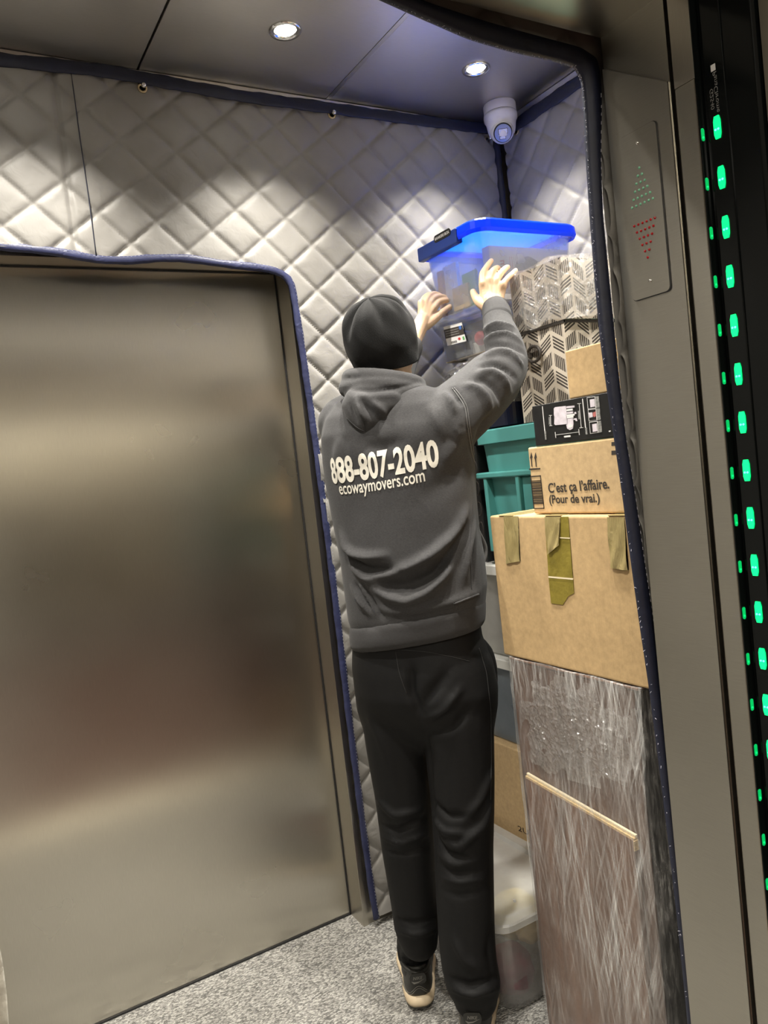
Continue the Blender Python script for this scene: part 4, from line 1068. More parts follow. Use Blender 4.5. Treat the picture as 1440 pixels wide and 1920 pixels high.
crumple('wrap_bunch', [Vector((1.423, 2.03, 1.75)), Vector((1.423, 1.73, 1.75)), Vector((1.423, 1.73, 1.62)), Vector((1.423, 2.03, 1.62))], t, 0.014, 30, 90, 60, 4.0, MT['filmcr'])

LX0, LX1, LY0, LY1 = 1.42, 1.81, 1.755, 2.062
cx, cy = (LX0+LX1)/2, (LY0+LY1)/2; hx, hy = (LX1-LX0)/2, (LY1-LY0)/2
t = thing('storage_bin', 'low clear plastic bin with black product label, under the blue lidded tote', 'bin', (cx, cy, 1.758))
bin_parts(t, cx, cy, 1.758, 1.885, hx-0.018, hy-0.018, 0.012, MT['clear'], 0.03, 0.006)
lid_part(t, cx, cy, 1.882, hx-0.004, hy-0.004, 0.015, MT['clear'], 0.035)
LBX = LX0+0.0145
def lab(name, pxs, mat, th): return poly_left(name, pxs, LBX, mat, lbl0 if name != 'product_label' else t, th)
lbl0 = None
def cq(x, y): return (740+x/3.2727, 360+y/3.2727)
lbl0 = poly_left('product_label', [cq(300, 828), cq(412, 800), cq(440, 915), cq(325, 944)], LBX, MT['white'], t, 0.001)
poly_left('label_field', [cq(303, 846), cq(416, 818), cq(430, 872), cq(314, 901)], LBX, MT['ink'], lbl0, 0.0014)
for k in range(3):
    poly_left('label_text', [cq(312+3*k, 856+14*k), cq(392+3*k, 836+14*k), cq(393+3*k, 840+14*k), cq(313+3*k, 860+14*k)], LBX, MT['greyprint'], lbl0, 0.0018)
poly_left('label_mark', [cq(396, 822), cq(410, 820), cq(413, 838), cq(405, 846), cq(397, 840)], LBX, MT['bluec'], lbl0, 0.0018)
leaf = []
for k in range(14):
    a = 2*PI*k/14; r = 10 if k % 2 == 0 else 5.5; leaf.append(cq(399+r*math.sin(a), 900-r*math.cos(a)))
poly_left('label_mark', leaf, LBX, MT['redink'], lbl0, 0.0016)
poly_left('label_mark', [cq(417, 888), cq(428, 885), cq(433, 905), cq(422, 908)], LBX, MT['greenp'], lbl0, 0.0016)
for k in range(9): poly_left('label_barcode', [cq(348+4*k, 918-k), cq(350+4*k, 917.5-k), cq(353+4*k, 931-k), cq(351+4*k, 931.5-k)], LBX, MT['ink'], lbl0, 0.0016)
lump('red_ball', 'red ball inside the low clear bin', 'ball', PX(903, 634, LX0+0.05), 0.022, MT['redc'], (1, 1, 1), 0.02, 1)
o = bmobj('small_carton', box(1.47, 1.50, 1.84, 1.90, 1.765, 1.80, 0.001), MT['cream']); tag(o, 'small cream carton inside the low clear bin', 'carton')
o = bmobj('small_carton', box(1.46, 1.66, 1.79, 2.03, 1.763, 1.7645), MT['tanc']); tag(o, 'flat tan card on the bottom of the low clear bin', 'card')
o = bmobj('blue_folder', box(1.48, 1.70, 1.80, 2.02, 1.862, 1.872), MT['bluec']); tag(o, 'blue folder under the lid of the low clear bin', 'folder')
o = bmobj('dark_pouch', box(1.52, 1.72, 1.90, 2.02, 1.7655, 1.85, 0.02), MT['navyplastic']); tag(o, 'dark pouch at the rear of the low clear bin', 'pouch')

TZ0, TZ1 = 1.900, 2.106
t = thing('storage_tote', 'frosted plastic tote with a bright blue lid, held up by the mover', 'tote', (cx, cy, TZ0))
bin_parts(t, cx, cy, TZ0, TZ1, hx-0.008, hy-0.010, 0.020, MT['frost'], 0.035, 0.007)
# blue lid: skirt and recessed top
secs = [(TZ1-0.012, hx-0.001, hy-0.001, .045), (TZ1-0.014, hx+0.006, hy+0.006, .05), (TZ1-0.004, hx+0.010, hy+0.010, .05), (TZ1+0.018, hx+0.008, hy+0.008, .05), (TZ1+0.024, hx+0.003, hy+0.003, .05), (TZ1+0.024, hx-0.025, hy-0.025, .04), (TZ1+0.016, hx-0.03, hy-0.03, .04), (TZ1+0.016, hx-0.10, hy-0.08, .03)]
V, F = loft_vf(cx, cy, secs, False, True)
inn_ = [(TZ1-0.012, hx-0.001, hy-0.001, .045), (TZ1+0.004, hx-0.003, hy-0.003, .045), (TZ1+0.008, hx-0.03, hy-0.03, .03)]
V2, F2 = loft_vf(cx, cy, inn_, False, False)
V, F = merge([(V, F), (V2, [tuple(reversed(f)) for f in F2])])
lid = mesh('lid', V, F, MT['bluelid'], t)
clipx = LX0-0.011
A = PX(795, 462, clipx); B = PX(857, 428, clipx)
bmobj('handle_clip', box(LX0-0.013, LX0+0.010, B.y+0.006, LY1-0.012, TZ1-0.022, TZ1+0.021, 0.004), MT['blueclip'], lid)
gy0, gy1 = PX(814, 449, LX0-0.013).y, PX(845, 434, LX0-0.013).y; gz = (PX(814, 449, LX0-0.013).z+PX(845, 434, LX0-0.013).z)/2
V, F = poly_prism([((gy0+gy1)/2+a, gz+b) for a, b in rrect(abs(gy0-gy1)/2, 0.0105, 0.009, 5)], lambda u, v, w: Vector((LX0-0.0128-w, u, v)), 0.0014); bp = mesh('name_plate', V, F, MT['blackcard'], lid)
letter('name_lettering', 'BANKERS BOX', abs(gy0-gy1)*0.86, 0.0085, lambda u, v: Vector((LX0-0.0145, gy0-0.07*abs(gy0-gy1)-u, gz-0.0042+v)), MT['white'], bp, 0.012)
# contents
o = bmobj('printed_carton', box(1.475, 1.79, LY0+0.028, LY0+0.06, TZ0+0.006, TZ1-0.045, 0.001), MT['paper'])
tag(o, 'white printed carton upright inside the blue lidded tote', 'carton')
letter('red_lettering', 'Cream', 0.085, 0.026, lambda u, v: Vector((1.512+v*0.9, LY0+0.0272, TZ0+0.035+u)), MT['redink'], o, 0.01, 0.2)
for k in range(4):
    letter('small_lettering', 'soft white blend', 0.10, 0.004, lambda u, v, k=k: Vector((1.548+v+0.008*k, LY0+0.0272, TZ0+0.03+u)), MT['redink'] if k < 2 else MT['greyprint'], o)
V, F = poly_prism([(1.62+0.045*math.cos(a)*(1+.3*math.sin(3*a)), TZ0+0.085+0.05*math.sin(a)) for a in np.linspace(0, 2*PI, 24)[:-1]], lambda u, v, w: Vector((u, LY0+0.0274-w, v)), 0.0006); mesh('printed_picture', V, F, MT['greyprint'], o)
for (nm, lb, m_, ya, yb, xa, ht) in (('green_folder', 'green folder upright inside the blue lidded tote', 'greenp', 1.835, 1.90, 1.456, 0.10), ('paper_folder', 'white paper folder upright inside the blue lidded tote', 'paper', 1.93, 2.0, 1.462, 0.15), ('orange_folder', 'reddish folder at the far end of the blue lidded tote', 'orangep', 1.995, 2.02, 1.452, 0.14), ('tan_pad', 'tan paper pad near the bottom of the blue lidded tote', 'tanc', 1.865, 1.945, 1.449, 0.07)):
    o = bmobj(nm, box(xa, xa+0.012, ya, yb, TZ0+0.006, TZ0+0.006+ht, 0.001), MT[m_]); tag(o, lb, nm.split('_')[1])

# ------------------------------------------------------------------ floor bin behind the mover's legs
FX0, FX1, FY0, FY1, FZ = 1.085, 1.440, 1.545, 2.125, 0.262
cx, cy = (FX0+FX1)/2, (FY0+FY1)/2; hx, hy = (FX1-FX0)/2, (FY1-FY0)/2
t = thing('storage_bin', 'milky plastic floor bin of toys behind the mover\u2019s legs', 'bin', (cx, cy, 0))
bin_parts(t, cx, cy, 0.002, FZ-0.008, hx-0.012, hy-0.012, 0.025, frosted('floor_bin_plastic', (0.78, 0.78, 0.77), 0.78, 0.4, 0.08), 0.045, 0.008)
lid_part(t, cx, cy, FZ-0.014, hx, hy, 0.014, frosted('floor_bin_lid', (0.95, 0.95, 0.93), 0.60, 0.3, 0.12, 0.1), 0.05, 0.004, 'lid', 0.035, 0.012)
V, F = lathe_vf([(0.004, 0.0), (0.004, 0.006), (0.002, 0.007)], (1.20, 1.62, FZ), (0, 0, 1), 10); mesh('lid_stud', V, F, MT['whitelid'], t)
lump('yellow_plush', 'yellow plush ball inside the milky floor bin', 'plush toy', (1.255, 1.70, 0.170), 0.070, MT['yellow'], (1, 1, 0.9), 0.02, 2)
lump('maroon_cloth', 'maroon cloth bundle inside the milky floor bin', 'cloth', (1.175, 1.64, 0.078), 0.066, MT['maroon'], (1, 1.0, 0.95), 0.05, 3)
lump('red_cloth', 'red cloth behind the mover\u2019s legs in the milky floor bin', 'cloth', (1.19, 1.86, 0.09), 0.075, MT['redc'], (0.9, 1.2, 0.9), 0.10, 4)
lump('blue_cloth', 'blue cloth near the corner of the milky floor bin', 'cloth', (1.145, 1.735, 0.13), 0.030, MT['bluec'], (0.7, 1.2, 1.1), 0.10, 6)
lump('tan_cloth', 'tan ruffled cloth near the front of the milky floor bin', 'cloth', (1.25, 1.61, 0.17), 0.040, MT['tanc'], (1.4, 0.8, 0.7), 0.14, 7)

# ------------------------------------------------------------------ the mover
fwd = np.array([0.83, 0.56, 0.0]); fwd = fwd/np.linalg.norm(fwd)
BF = Vector(fwd); BR = Vector((fwd[1], -fwd[0], 0.0))              # body front, body right
CF = Vector(RM[:, 2]); CR = Vector(RM[:, 0])
kR = abs(BR.dot(CR)); kF = abs(BF.dot(CR))
foot = PD(840, 1925, 2.01)
man = thing('person', 'man in charcoal hoodie and black beanie, arms raised to the blue lidded tote', 'person', (foot.x, foot.y, 0.0))
def rings(rows, seg=40, p=2.3):
    """horizontal body sections: (left px, right px, y px, depth, half thickness)"""
    V = []; F = []
    for l, r, y, d, b in rows:
        C = PD((l+r)/2, y, d); H = (r-l)/2/FPX*d
        a = math.sqrt(max(1e-5, H*H-(kF*b)**2))/kR
        for k in range(seg):
            t = 2*PI*k/seg; c = math.cos(t); s = math.sin(t)
            V.append(C+BR*(a*math.copysign(abs(c)**(2/p), c))+BF*(b*math.copysign(abs(s)**(2/p), s)))
    n = len(rows)
    for i in range(n-1):
        for k in range(seg):
            k2 = (k+1) % seg; F.append((i*seg+k, i*seg+k2, (i+1)*seg+k2, (i+1)*seg+k))
    F.append(tuple(reversed(range(seg)))); F.append(tuple(range((n-1)*seg, n*seg)))
    return V, F
def limb(rows, shrink=1.0, seg=18, up=6):
    return chain([PD(x, y, d) for x, y, d, r in rows], [r/FPX*d*shrink for x, y, d, r in rows], seg, up)
CAMP = Vector((0, 0, CAMZ))
def snap(pxs, bvh, lift=0.0, n=10):
    out = []
    P = [Vector((x, y, 0)) for x, y in pxs]; Q = smooth_path(dense(P, 4.0), 4)
    for q in Q:
        r = Vector(ray(q.x, q.y)).normalized(); h = bvh.ray_cast(CAMP, r)
        if h[0] is not None: out.append(h[0]+h[1]*(lift if h[1].dot(r) < 0 else -lift))
    return out
def folds(me, items, bvh=None):
    """press cloth folds into a mesh: items are (photo polyline, amplitude, width)"""
    co, no = mesh_np(me); bvh = bvh or bvh_of(me); disp = np.zeros(len(co))
    for pxs, amp, wid in items:
        S = snap(pxs, bvh)
        if len(S) < 2: continue
        S = np.array([list(s) for s in S]); m = len(S); tw = np.sin(PI*(np.arange(m)+0.8)/(m+0.6))**0.6
        lo = S.min(0)-wid*3; hi = S.max(0)+wid*3
        sel = np.where(np.all((co > lo) & (co < hi), axis=1))[0]
        if len(sel) == 0: continue
        for s0 in range(0, len(sel), 4000):
            ss = sel[s0:s0+4000]
            D = np.linalg.norm(co[ss][:, None, :]-S[None], axis=2); j = D.argmin(1); dm = D[np.arange(len(ss)), j]
            disp[ss] += amp*tw[j]*np.exp(-(dm/wid)**2)
    set_np(me, co+no*disp[:, None]); return me
def ripple(me, amp, f, seed=0):
    co, no = mesh_np(me); r = np.random.RandomState(seed); d = np.zeros(len(co))
    for k in range(5):
        v = r.normal(size=3); v /= np.linalg.norm(v); d += np.sin(co@v*f*(0.6+0.35*k)+r.uniform(0, 6))/(1+0.5*k)
    set_np(me, co+no*(amp*d/2.5)[:, None])

TORSO = [(662, 898, 1178, 1.965, 0.112), (654, 904, 1150, 1.965, 0.125), (648, 908, 1105, 1.965, 0.134), (641, 902, 1050, 1.965, 0.132), (632, 893, 1000, 1.96, 0.128),
         (622, 888, 950, 1.955, 0.125), (612, 886, 900, 1.95, 0.125), (605, 882, 850, 1.945, 0.125), (602, 872, 805, 1.94, 0.122), (610, 855, 770, 1.94, 0.110), (632, 828, 745, 1.94, 0.092), (665, 780, 725, 1.94, 0.065)]
RARM = [(838, 792, 1.875, 66), (880, 755, 1.905, 60), (925, 712, 1.965, 54), (948, 682, 2.015, 42), (944, 645, 2.06, 36), (935, 612, 2.105, 29), (932, 596, 2.125, 27)]
LARM = [(648, 795, 2.015, 52), (680, 770, 2.09, 46), (722, 735, 2.18, 40), (742, 705, 2.23, 34), (760, 668, 2.28, 26)]
V, F = merge([rings(TORSO), limb(RARM), limb(LARM)])
hoodie = voxel(V, F, 0.0062, 5, 0.5)
hb0 = bvh_of(hoodie)
FOLDS = [
 (((874, 955), (862, 985), (846, 1008), (812, 1039), (770, 1063), (722, 1078), (690, 1082)), 0.013, 0.011),
 (((872, 985), (858, 1016), (841, 1050), (808, 1080), (765, 1098), (712, 1102)), -0.013, 0.014),
 (((868, 1000), (850, 1040), (831, 1082), (801, 1112), (765, 1127), (732, 1121), (695, 1100)), 0.013, 0.011),
 (((642, 1000), (650, 1028), (663, 1040), (690, 1045), (725, 1042)), 0.010, 0.010),
 (((645, 1035), (661, 1051), (684, 1067), (715, 1070), (755, 1068)), -0.010, 0.010),
 (((660, 1060), (680, 1082), (705, 1092)), 0.007, 0.010),
 (((668, 1098), (680, 1120), (695, 1144)), -0.009, 0.007), (((684, 1105), (698, 1132), (716, 1156)), -0.009, 0.008), (((660, 1100), (676, 1128), (694, 1150)), 0.007, 0.007), (((677, 1100), (692, 1128), (706, 1150)), 0.007, 0.007),
 (((890, 985), (878, 1030), (870, 1090)), 0.008, 0.010), (((889, 1010), (888, 1060), (889, 1100)), -0.006, 0.006),
 (((700, 1140), (740, 1147), (790, 1142), (850, 1128), (900, 1112)), 0.006, 0.010),
 (((640, 850), (700, 840), (770, 820), (830, 800)), 0.004, 0.03), (((880, 850), (840, 900), (790, 940)), -0.005, 0.028), (((860, 800), (850, 840), (830, 870)), 0.006, 0.02), (((800, 760), (820, 790), (835, 830)), 0.006, 0.016),
 (((640, 820), (632, 860), (640, 910)), 0.005, 0.018), (((672, 818), (690, 838), (720, 838), (760, 825)), -0.006, 0.018),
 # right sleeve
 (((905, 640), (925, 628), (950, 626), (975, 640)), 0.009, 0.009), (((905, 655), (925, 645), (955, 645), (980, 660)), -0.009, 0.009), (((905, 672), (928, 661), (955, 664), (978, 684)), 0.010, 0.009),
 (((902, 688), (925, 680), (948, 690), (966, 710)), -0.009, 0.009), (((896, 700), (920, 696), (942, 710), (955, 735)), 0.009, 0.010), (((888, 712), (910, 712), (930, 728), (940, 755)), -0.008, 0.010),
 (((870, 722), (892, 724), (912, 742), (922, 775)), 0.007, 0.011), (((850, 730), (858, 742), (864, 756)), -0.006, 0.007), (((836, 738), (846, 752), (852, 770)), 0.006, 0.007),
 (((895, 860), (915, 825), (945, 790)), 0.006, 0.014), (((888, 840), (905, 800), (930, 770)), -0.006, 0.013), (((908, 618), (930, 606), (960, 612)), 0.008, 0.008), (((908, 628), (930, 617), (962, 622)), -0.007, 0.006),
 (((848, 728), (872, 762), (877, 802), (883, 843), (890, 868)), -0.003, 0.005)]
folds(hoodie, [(a, b*(2.0 if k < 6 else 1.6), c) for k, (a, b, c) in enumerate(FOLDS)], hb0); ripple(hoodie, 0.0016, 34, 3)
hbv = bvh_of(hoodie)
ho = link_mesh('hoodie', hoodie, MT['hoodie'], man, True)
# waistband
V, F = rings([(664, 900, 1196, 1.965, 0.112), (657, 906, 1187, 1.965, 0.126), (655, 907, 1172, 1.965, 0.130), (655, 907, 1156, 1.965, 0.131), (656, 905, 1148, 1.965, 0.127)], 72)
# the hem drops towards the left of the photo
V = [v+Vector((0, 0, 0.022*(v-PD(780, 1170, 1.965)).dot(BR)/0.16)) for v in V]
wb = voxel(V, F, 0.0055, 3); folds(wb, [(((655, 1160), (700, 1172), (780, 1172), (860, 1152), (905, 1135)), 0.003, 0.012)])
link_mesh('waistband', wb, MT['rib'], ho, True)
def seam(name, pxs, bvh, r, mat, parent, lift=0.0006):
    S = snap(pxs, bvh, lift)
    if len(S) > 3:
        V, F = tube_vf(smooth_path(S, 2), r, 6); return mesh(name, V, F, mat, parent, True)
seam('armhole_seam', ((848, 728), (860, 743), (872, 762), (877, 802), (883, 843), (889, 866)), hbv, 0.0013, MT['seam'], ho)
seam('armhole_seam', ((852, 727), (864, 741), (876, 761), (881, 802), (887, 843), (891, 862)), hbv, 0.0009, MT['seam'], ho)
seam('side_seam', ((886, 945), (884, 985), (881, 1040), (884, 1105)), hbv, 0.0009, MT['rib'], ho)
seam('hem_piping', ((850, 1132), (866, 1126), (882, 1120), (896, 1114)), hbv, 0.0026, MT['rib'], ho, 0.002)
V, F = chain([PD(x, y, d) for x, y, d in ((886, 975, 1.93), (899, 1000, 1.95), (910, 1025, 1.96), (909, 1046, 1.955), (900, 1066, 1.94))], [0.004, 0.0045, 0.005, 0.005, 0.004], 10); mesh('pocket_rim', V, F, MT['seam'], ho, True)
V, F = limb([(933, 598, 2.122, 28), (931, 588, 2.135, 27), (929, 581, 2.145, 26)], 1.0, 24, 4); cu = voxel(V, F, 0.003, 2); link_mesh('sleeve_cuff', cu, MT['rib'], ho, True)
V, F = limb([(760, 668, 2.28, 27), (768, 652, 2.295, 25)], 1.0, 20, 4); mesh('sleeve_cuff', V, F, MT['rib'], ho, True)
# hood hanging behind the neck
N = PD(720, 718, 1.935)
def collar(dz, a_, b_, r_): 
    return chain([N+BR*(a_*math.cos(a))+BF*(b_*math.sin(a))+Vector((0, 0, dz-0.010*math.sin(a)-0.016*math.cos(a))) for a in np.linspace(0, 2*PI, 25)], [r_]*25, 12, 2)
parts = [collar(0.004, 0.086, 0.086, 0.019), collar(-0.022, 0.095, 0.090, 0.022)]
up_ = smooth_path(dense([Vector(q) for q in ((642, 752, 0), (652, 732, 0), (690, 722, 0), (740, 722, 0), (785, 732, 0), (805, 742, 0))], 3), 6)
lo_ = smooth_path(dense([Vector(q) for q in ((640, 762, 0), (650, 788, 0), (668, 806, 0), (686, 816, 0), (722, 795, 0), (765, 768, 0), (806, 744, 0))], 3), 4)
up_ = resample(up_, 40); lo_ = resample(lo_, 40); V = []; F = []; nt2 = 22
for side_ in (0, 1):
    for i_ in range(40):
        for j_ in range(nt2+1):
            t_ = j_/nt2; q = up_[i_].lerp(lo_[i_], t_); base_d = 1.862+0.05*((q.x-705)/100.0)**2
            e_ = math.sin(PI*i_/39)**0.6; bul = 0.050*e_*math.sin(PI*(0.16+0.80*t_))**0.7*(0.75+0.25*t_)
            V.append(PD(q.x, q.y, base_d-0.010-bul if side_ == 0 else base_d+0.03))
n1 = 40*(nt2+1)
for i_ in range(39):
    for j_ in range(nt2):
        a = i_*(nt2+1)+j_; b = a+nt2+1; F += [(a, b, b+1, a+1), (n1+a+1, n1+b+1, n1+b, n1+a)]
for i_ in range(39):
    for j_ in (0, nt2):
        a = i_*(nt2+1)+j_; b = a+nt2+1; F.append((a, n1+a, n1+b, b) if j_ == 0 else (b, n1+b, n1+a, a))
for j_ in range(nt2):
    for i_ in (0, 39):
        a = i_*(nt2+1)+j_; F.append((a+1, n1+a+1, n1+a, a) if i_ == 0 else (a, n1+a, n1+a+1, a+1))
parts.append((V, F))
V, F = merge(parts); hood = voxel(V, F, 0.0048, 5)
folds(hood, [(((656, 730), (700, 733), (745, 727), (788, 716)), -0.007, 0.006), (((668, 712), (710, 712), (750, 712)), 0.003, 0.007), (((655, 742), (700, 744), (745, 740), (800, 745)), 0.006, 0.009),
             (((668, 748), (674, 766), (682, 784)), 0.010, 0.007), (((680, 756), (694, 772), (706, 786)), -0.012, 0.009), (((695, 752), (714, 766), (722, 780)), 0.008, 0.008), (((684, 790), (685, 802), (686, 812)), -0.003, 0.003), (((745, 738), (772, 748), (795, 742)), -0.009, 0.008),
             (((656, 760), (660, 776), (668, 790)), -0.006, 0.006)])
hbh = bvh_of(hood); hd = link_mesh('hood', hood, MT['hoodie'], ho, True)
seam('hood_seam', ((800, 746), (764, 766), (723, 791), (687, 811), (668, 801), (650, 783)), hbh, 0.0012, MT['rib'], hd)
seam('hood_seam', ((680, 781), (683, 794), (685, 808)), hbh, 0.0008, MT['pantseam'], hd)
# lettering on the back, laid onto the cloth
def back_text(name, s, u0, u1, pxmid, h, slope, mat, bold, curve=0.0):
    P, F = text_vf(s, u1-u0, h, bold)
    me = bpy.data.meshes.new(name); me.from_pydata([(u, v, 0) for u, v in P], [], F)
    bm = bmesh.new(); bm.from_mesh(me); bmesh.ops.triangulate(bm, faces=bm.faces)
    for _ in range(3):
        es = [e for e in bm.edges if e.calc_length() > 0.007]
        if es: bmesh.ops.subdivide_edges(bm, edges=es, cuts=1); bmesh.ops.triangulate(bm, faces=[f for f in bm.faces if len(f.verts) > 3])
    O = hbv.ray_cast(CAMP, Vector(ray(*pxmid)).normalized())[0]
    W_ = u1-u0
    for v in bm.verts:
        u = u0+v.co.x; w = v.co.y + slope*(u-(u0+u1)/2) + curve*((u-(u0+u1)/2)/(W_/2))**2
        S = O + BR*(u-(u0+u1)/2) + Vector((0, 0, w)) - BF*0.4
        h_ = hbv.ray_cast(S, BF)
        p = h_[0] if h_[0] is not None else O+BR*u
        v.co = p-BF*0.0016
    bm.to_mesh(me); bm.free(); return link_mesh(name, me, mat, ho)
back_text('phone_number_print', '888-807-2040', -0.160, 0.128, (712, 897), 0.066, 0.05, MT['printwhite'], 0.030, 0.004)
back_text('website_print', 'ecowaymovers.com', -0.130, 0.100, (711, 927), 0.031, 0.05, MT['printwhite'], 0.012, 0.004)

# trousers
PELV = [(668, 892, 1160, 1.975, 0.105), (662, 898, 1200, 1.98, 0.118), (661, 918, 1245, 1.985, 0.130), (666, 928, 1290, 1.985, 0.130), (670, 928, 1325, 1.992, 0.116), (680, 922, 1360, 2.002, 0.090), (700, 905, 1400, 2.015, 0.045)]
LLEG = [(728, 1270, 2.01, 62), (737, 1340, 2.02, 60), (745, 1400, 2.03, 58), (756, 1490, 2.04, 54), (766, 1590, 2.055, 51), (777, 1690, 2.065, 45), (781, 1735, 2.068, 42), (785, 1762, 2.07, 36)]
RLEG = [(852, 1270, 1.945, 74), (857, 1340, 1.94, 71), (862, 1400, 1.94, 66), (867, 1490, 1.945, 60), (869, 1590, 1.95, 56), (872, 1690, 1.95, 55), (878, 1790, 1.95, 53), (888, 1845, 1.95, 51), (891, 1868, 1.95, 42)]
V, F = merge([rings(PELV), limb(LLEG), limb(RLEG)]); pants = voxel(V, F, 0.0065, 12)
PF = [(((770, 1250), (772, 1300), (788, 1345)), -0.012, 0.012), (((840, 1260), (810, 1300), (790, 1330)), -0.008, 0.014), (((865, 1290), (835, 1330), (800, 1350)), 0.008, 0.010), (((880, 1330), (850, 1365), (815, 1375)), -0.007, 0.009),
      (((800, 1370), (812, 1500), (818, 1620)), -0.010, 0.010),
      (((925, 1440), (900, 1500), (870, 1540)), 0.008, 0.010), (((922, 1490), (905, 1545), (860, 1590), (835, 1575)), 0.011, 0.011), (((810, 1500), (840, 1530), (875, 1530)), -0.009, 0.009), (((812, 1530), (835, 1560), (870, 1562)), 0.008, 0.008), (((815, 1560), (838, 1600), (880, 1610)), -0.008, 0.008),
      (((820, 1600), (850, 1622), (900, 1612)), 0.006, 0.007), (((822, 1620), (855, 1640), (905, 1632)), -0.006, 0.007), (((824, 1645), (860, 1655), (910, 1648)), 0.005, 0.007), (((826, 1668), (860, 1680), (900, 1672)), -0.004, 0.008),
      (((708, 1500), (740, 1530), (790, 1520)), 0.008, 0.010), (((712, 1545), (745, 1560), (795, 1535)), -0.008, 0.009), (((716, 1570), (750, 1582), (800, 1565)), 0.007, 0.008), (((720, 1595), (755, 1602), (800, 1590)), -0.006, 0.008), (((690, 1340), (720, 1400), (740, 1460)), 0.005, 0.015),
      (((738, 1720), (775, 1732), (815, 1722)), -0.007, 0.008), (((742, 1742), (780, 1752), (820, 1742)), 0.007, 0.008), (((850, 1760), (870, 1800), (900, 1820)), 0.008, 0.012), (((838, 1830), (880, 1850), (935, 1832)), -0.009, 0.009), (((836, 1850), (885, 1866), (938, 1850)), 0.009, 0.009), (((920, 1740), (915, 1790), (925, 1830)), -0.006, 0.01)]
folds(pants, [(a, b*1.35, c) for a, b, c in PF]); ripple(pants, 0.0022, 26, 8); pbv = bvh_of(pants)
po = link_mesh('trousers', pants, MT['pants'], man, True)
seam('yoke_seam', ((664, 1222), (700, 1218), (750, 1218), (800, 1222), (850, 1232), (880, 1240)), pbv, 0.0008, MT['pantseam'], po)
seam('rear_seam', ((742, 1222), (748, 1260), (762, 1300)), pbv, 0.0008, MT['pantseam'], po)
seam('outer_seam', ((898, 1215), (912, 1260), (920, 1330), (921, 1420), (920, 1500)), pbv, 0.0009, MT['pantseam'], po)
V, F = limb([(896, 1200, 1.95, 10), (912, 1222, 1.95, 12), (921, 1250, 1.95, 11), (925, 1285, 1.95, 8)]); mesh('pocket_flap', V, F, MT['pants'], po, True)
LHl = PZ(790, 1893, 0.0); RHl = PZ(893, 1972, 0.0); LHD = Vector((0.46, 0.89, 0)).normalized(); RHD = Vector((0.62, 0.78, 0)).normalized()
def topix(p):
    c = RM.T @ np.array([p.x, p.y, p.z-CAMZ]); return 720+FPX*c[0]/c[2], 960+FPX*c[1]/c[2], c[2]
LAN = LHl+LHD*0.068+Vector((0, 0, 0.105)); RAN = RHl+RHD*0.068+Vector((0, 0, 0.105))
def ank(p, r): x, y, d = topix(p); return (x, y, d, r)
for rows in ([(784, 1752, 2.07, 34), ank(LAN+Vector((0, 0, 0.035)), 31), ank(LAN, 29)], [(891, 1862, 1.95, 41), ank(RAN+Vector((0, 0, 0.03)), 40), ank(RAN, 38)]):
    V, F = limb(rows, 1.0, 48, 8)
    nseg = 48
    c0 = Vector((0, 0, 0))
    V2 = []
    for i, v in enumerate(V):
        ringi = i//nseg; base = V[ringi*nseg:(ringi+1)*nseg]; c = sum(base, Vector())/nseg
        V2.append(c+(v-c)*(1+0.025*(1 if i % 4 < 2 else -1)))
    mesh('ankle_cuff', V2, F, MT['pants'], po, True)

for A_ in (LAN, RAN):
    V, F = cap(A_+Vector((0, 0, 0.06)), A_-Vector((0, 0, 0.035)), 0.036, 0.041, 24); mesh('sock', V, F, MT['black'], man, True)
# body under the clothes: head, neck, arms, hands, torso, legs
HF = Vector((0.80, 0.56, 0.46)).normalized(); HRt = HF.cross(Vector((0, 0, 1))).normalized(); HU = HRt.cross(HF).normalized()
HM = Matrix((HRt, HF, HU)).transposed()
HC = PD(716, 643, 1.945)
def hp(x, y, z): return HC+HRt*x+HF*y+HU*z
head = [ico_vf(hp(0, -0.004, 0.018), 1.0, 4, (0.070, 0.090, 0.076), HM), ico_vf(hp(0, 0.034, -0.045), 1.0, 3, (0.057, 0.062, 0.070), HM),
        ico_vf(hp(0, 0.052, -0.090), 1.0, 3, (0.034, 0.034, 0.024), HM), ico_vf(hp(0, 0.088, 0.020), 1.0, 3, (0.050, 0.016, 0.014), HM),
        cap(hp(0, 0.094, 0.010), hp(0, 0.116, -0.028), 0.008, 0.013), cap(hp(-0.010, 0.106, -0.032), hp(0.010, 0.106, -0.032), 0.008, 0.008),
        cap(hp(-0.020, 0.092, -0.062), hp(0.020, 0.092, -0.062), 0.008, 0.008), cap(hp(-0.018, 0.090, -0.072), hp(0.018, 0.090, -0.072), 0.008, 0.008),
        ico_vf(hp(-0.030, 0.080, 0.002), 0.013, 2), ico_vf(hp(0.030, 0.080, 0.002), 0.013, 2), ico_vf(hp(-0.045, 0.062, -0.025), 0.022, 2), ico_vf(hp(0.045, 0.062, -0.025), 0.022, 2)]
for s in (-1, 1):
    head += [ico_vf(hp(0.068*s, -0.006, -0.012), 1.0, 2, (0.009, 0.019, 0.031), HM), ico_vf(hp(0.071*s, -0.012, -0.005), 1.0, 2, (0.006, 0.012, 0.022), HM)]
neck0 = PD(722, 735, 1.945)
head += [chain([hp(0, 0.0, -0.05), hp(0, -0.012, -0.09), neck0, neck0+Vector((0, 0, -0.06))], [0.060, 0.055, 0.058, 0.075], 20, 5)]
V, F = merge(head); hm_ = voxel(V, F, 0.0036, 3)
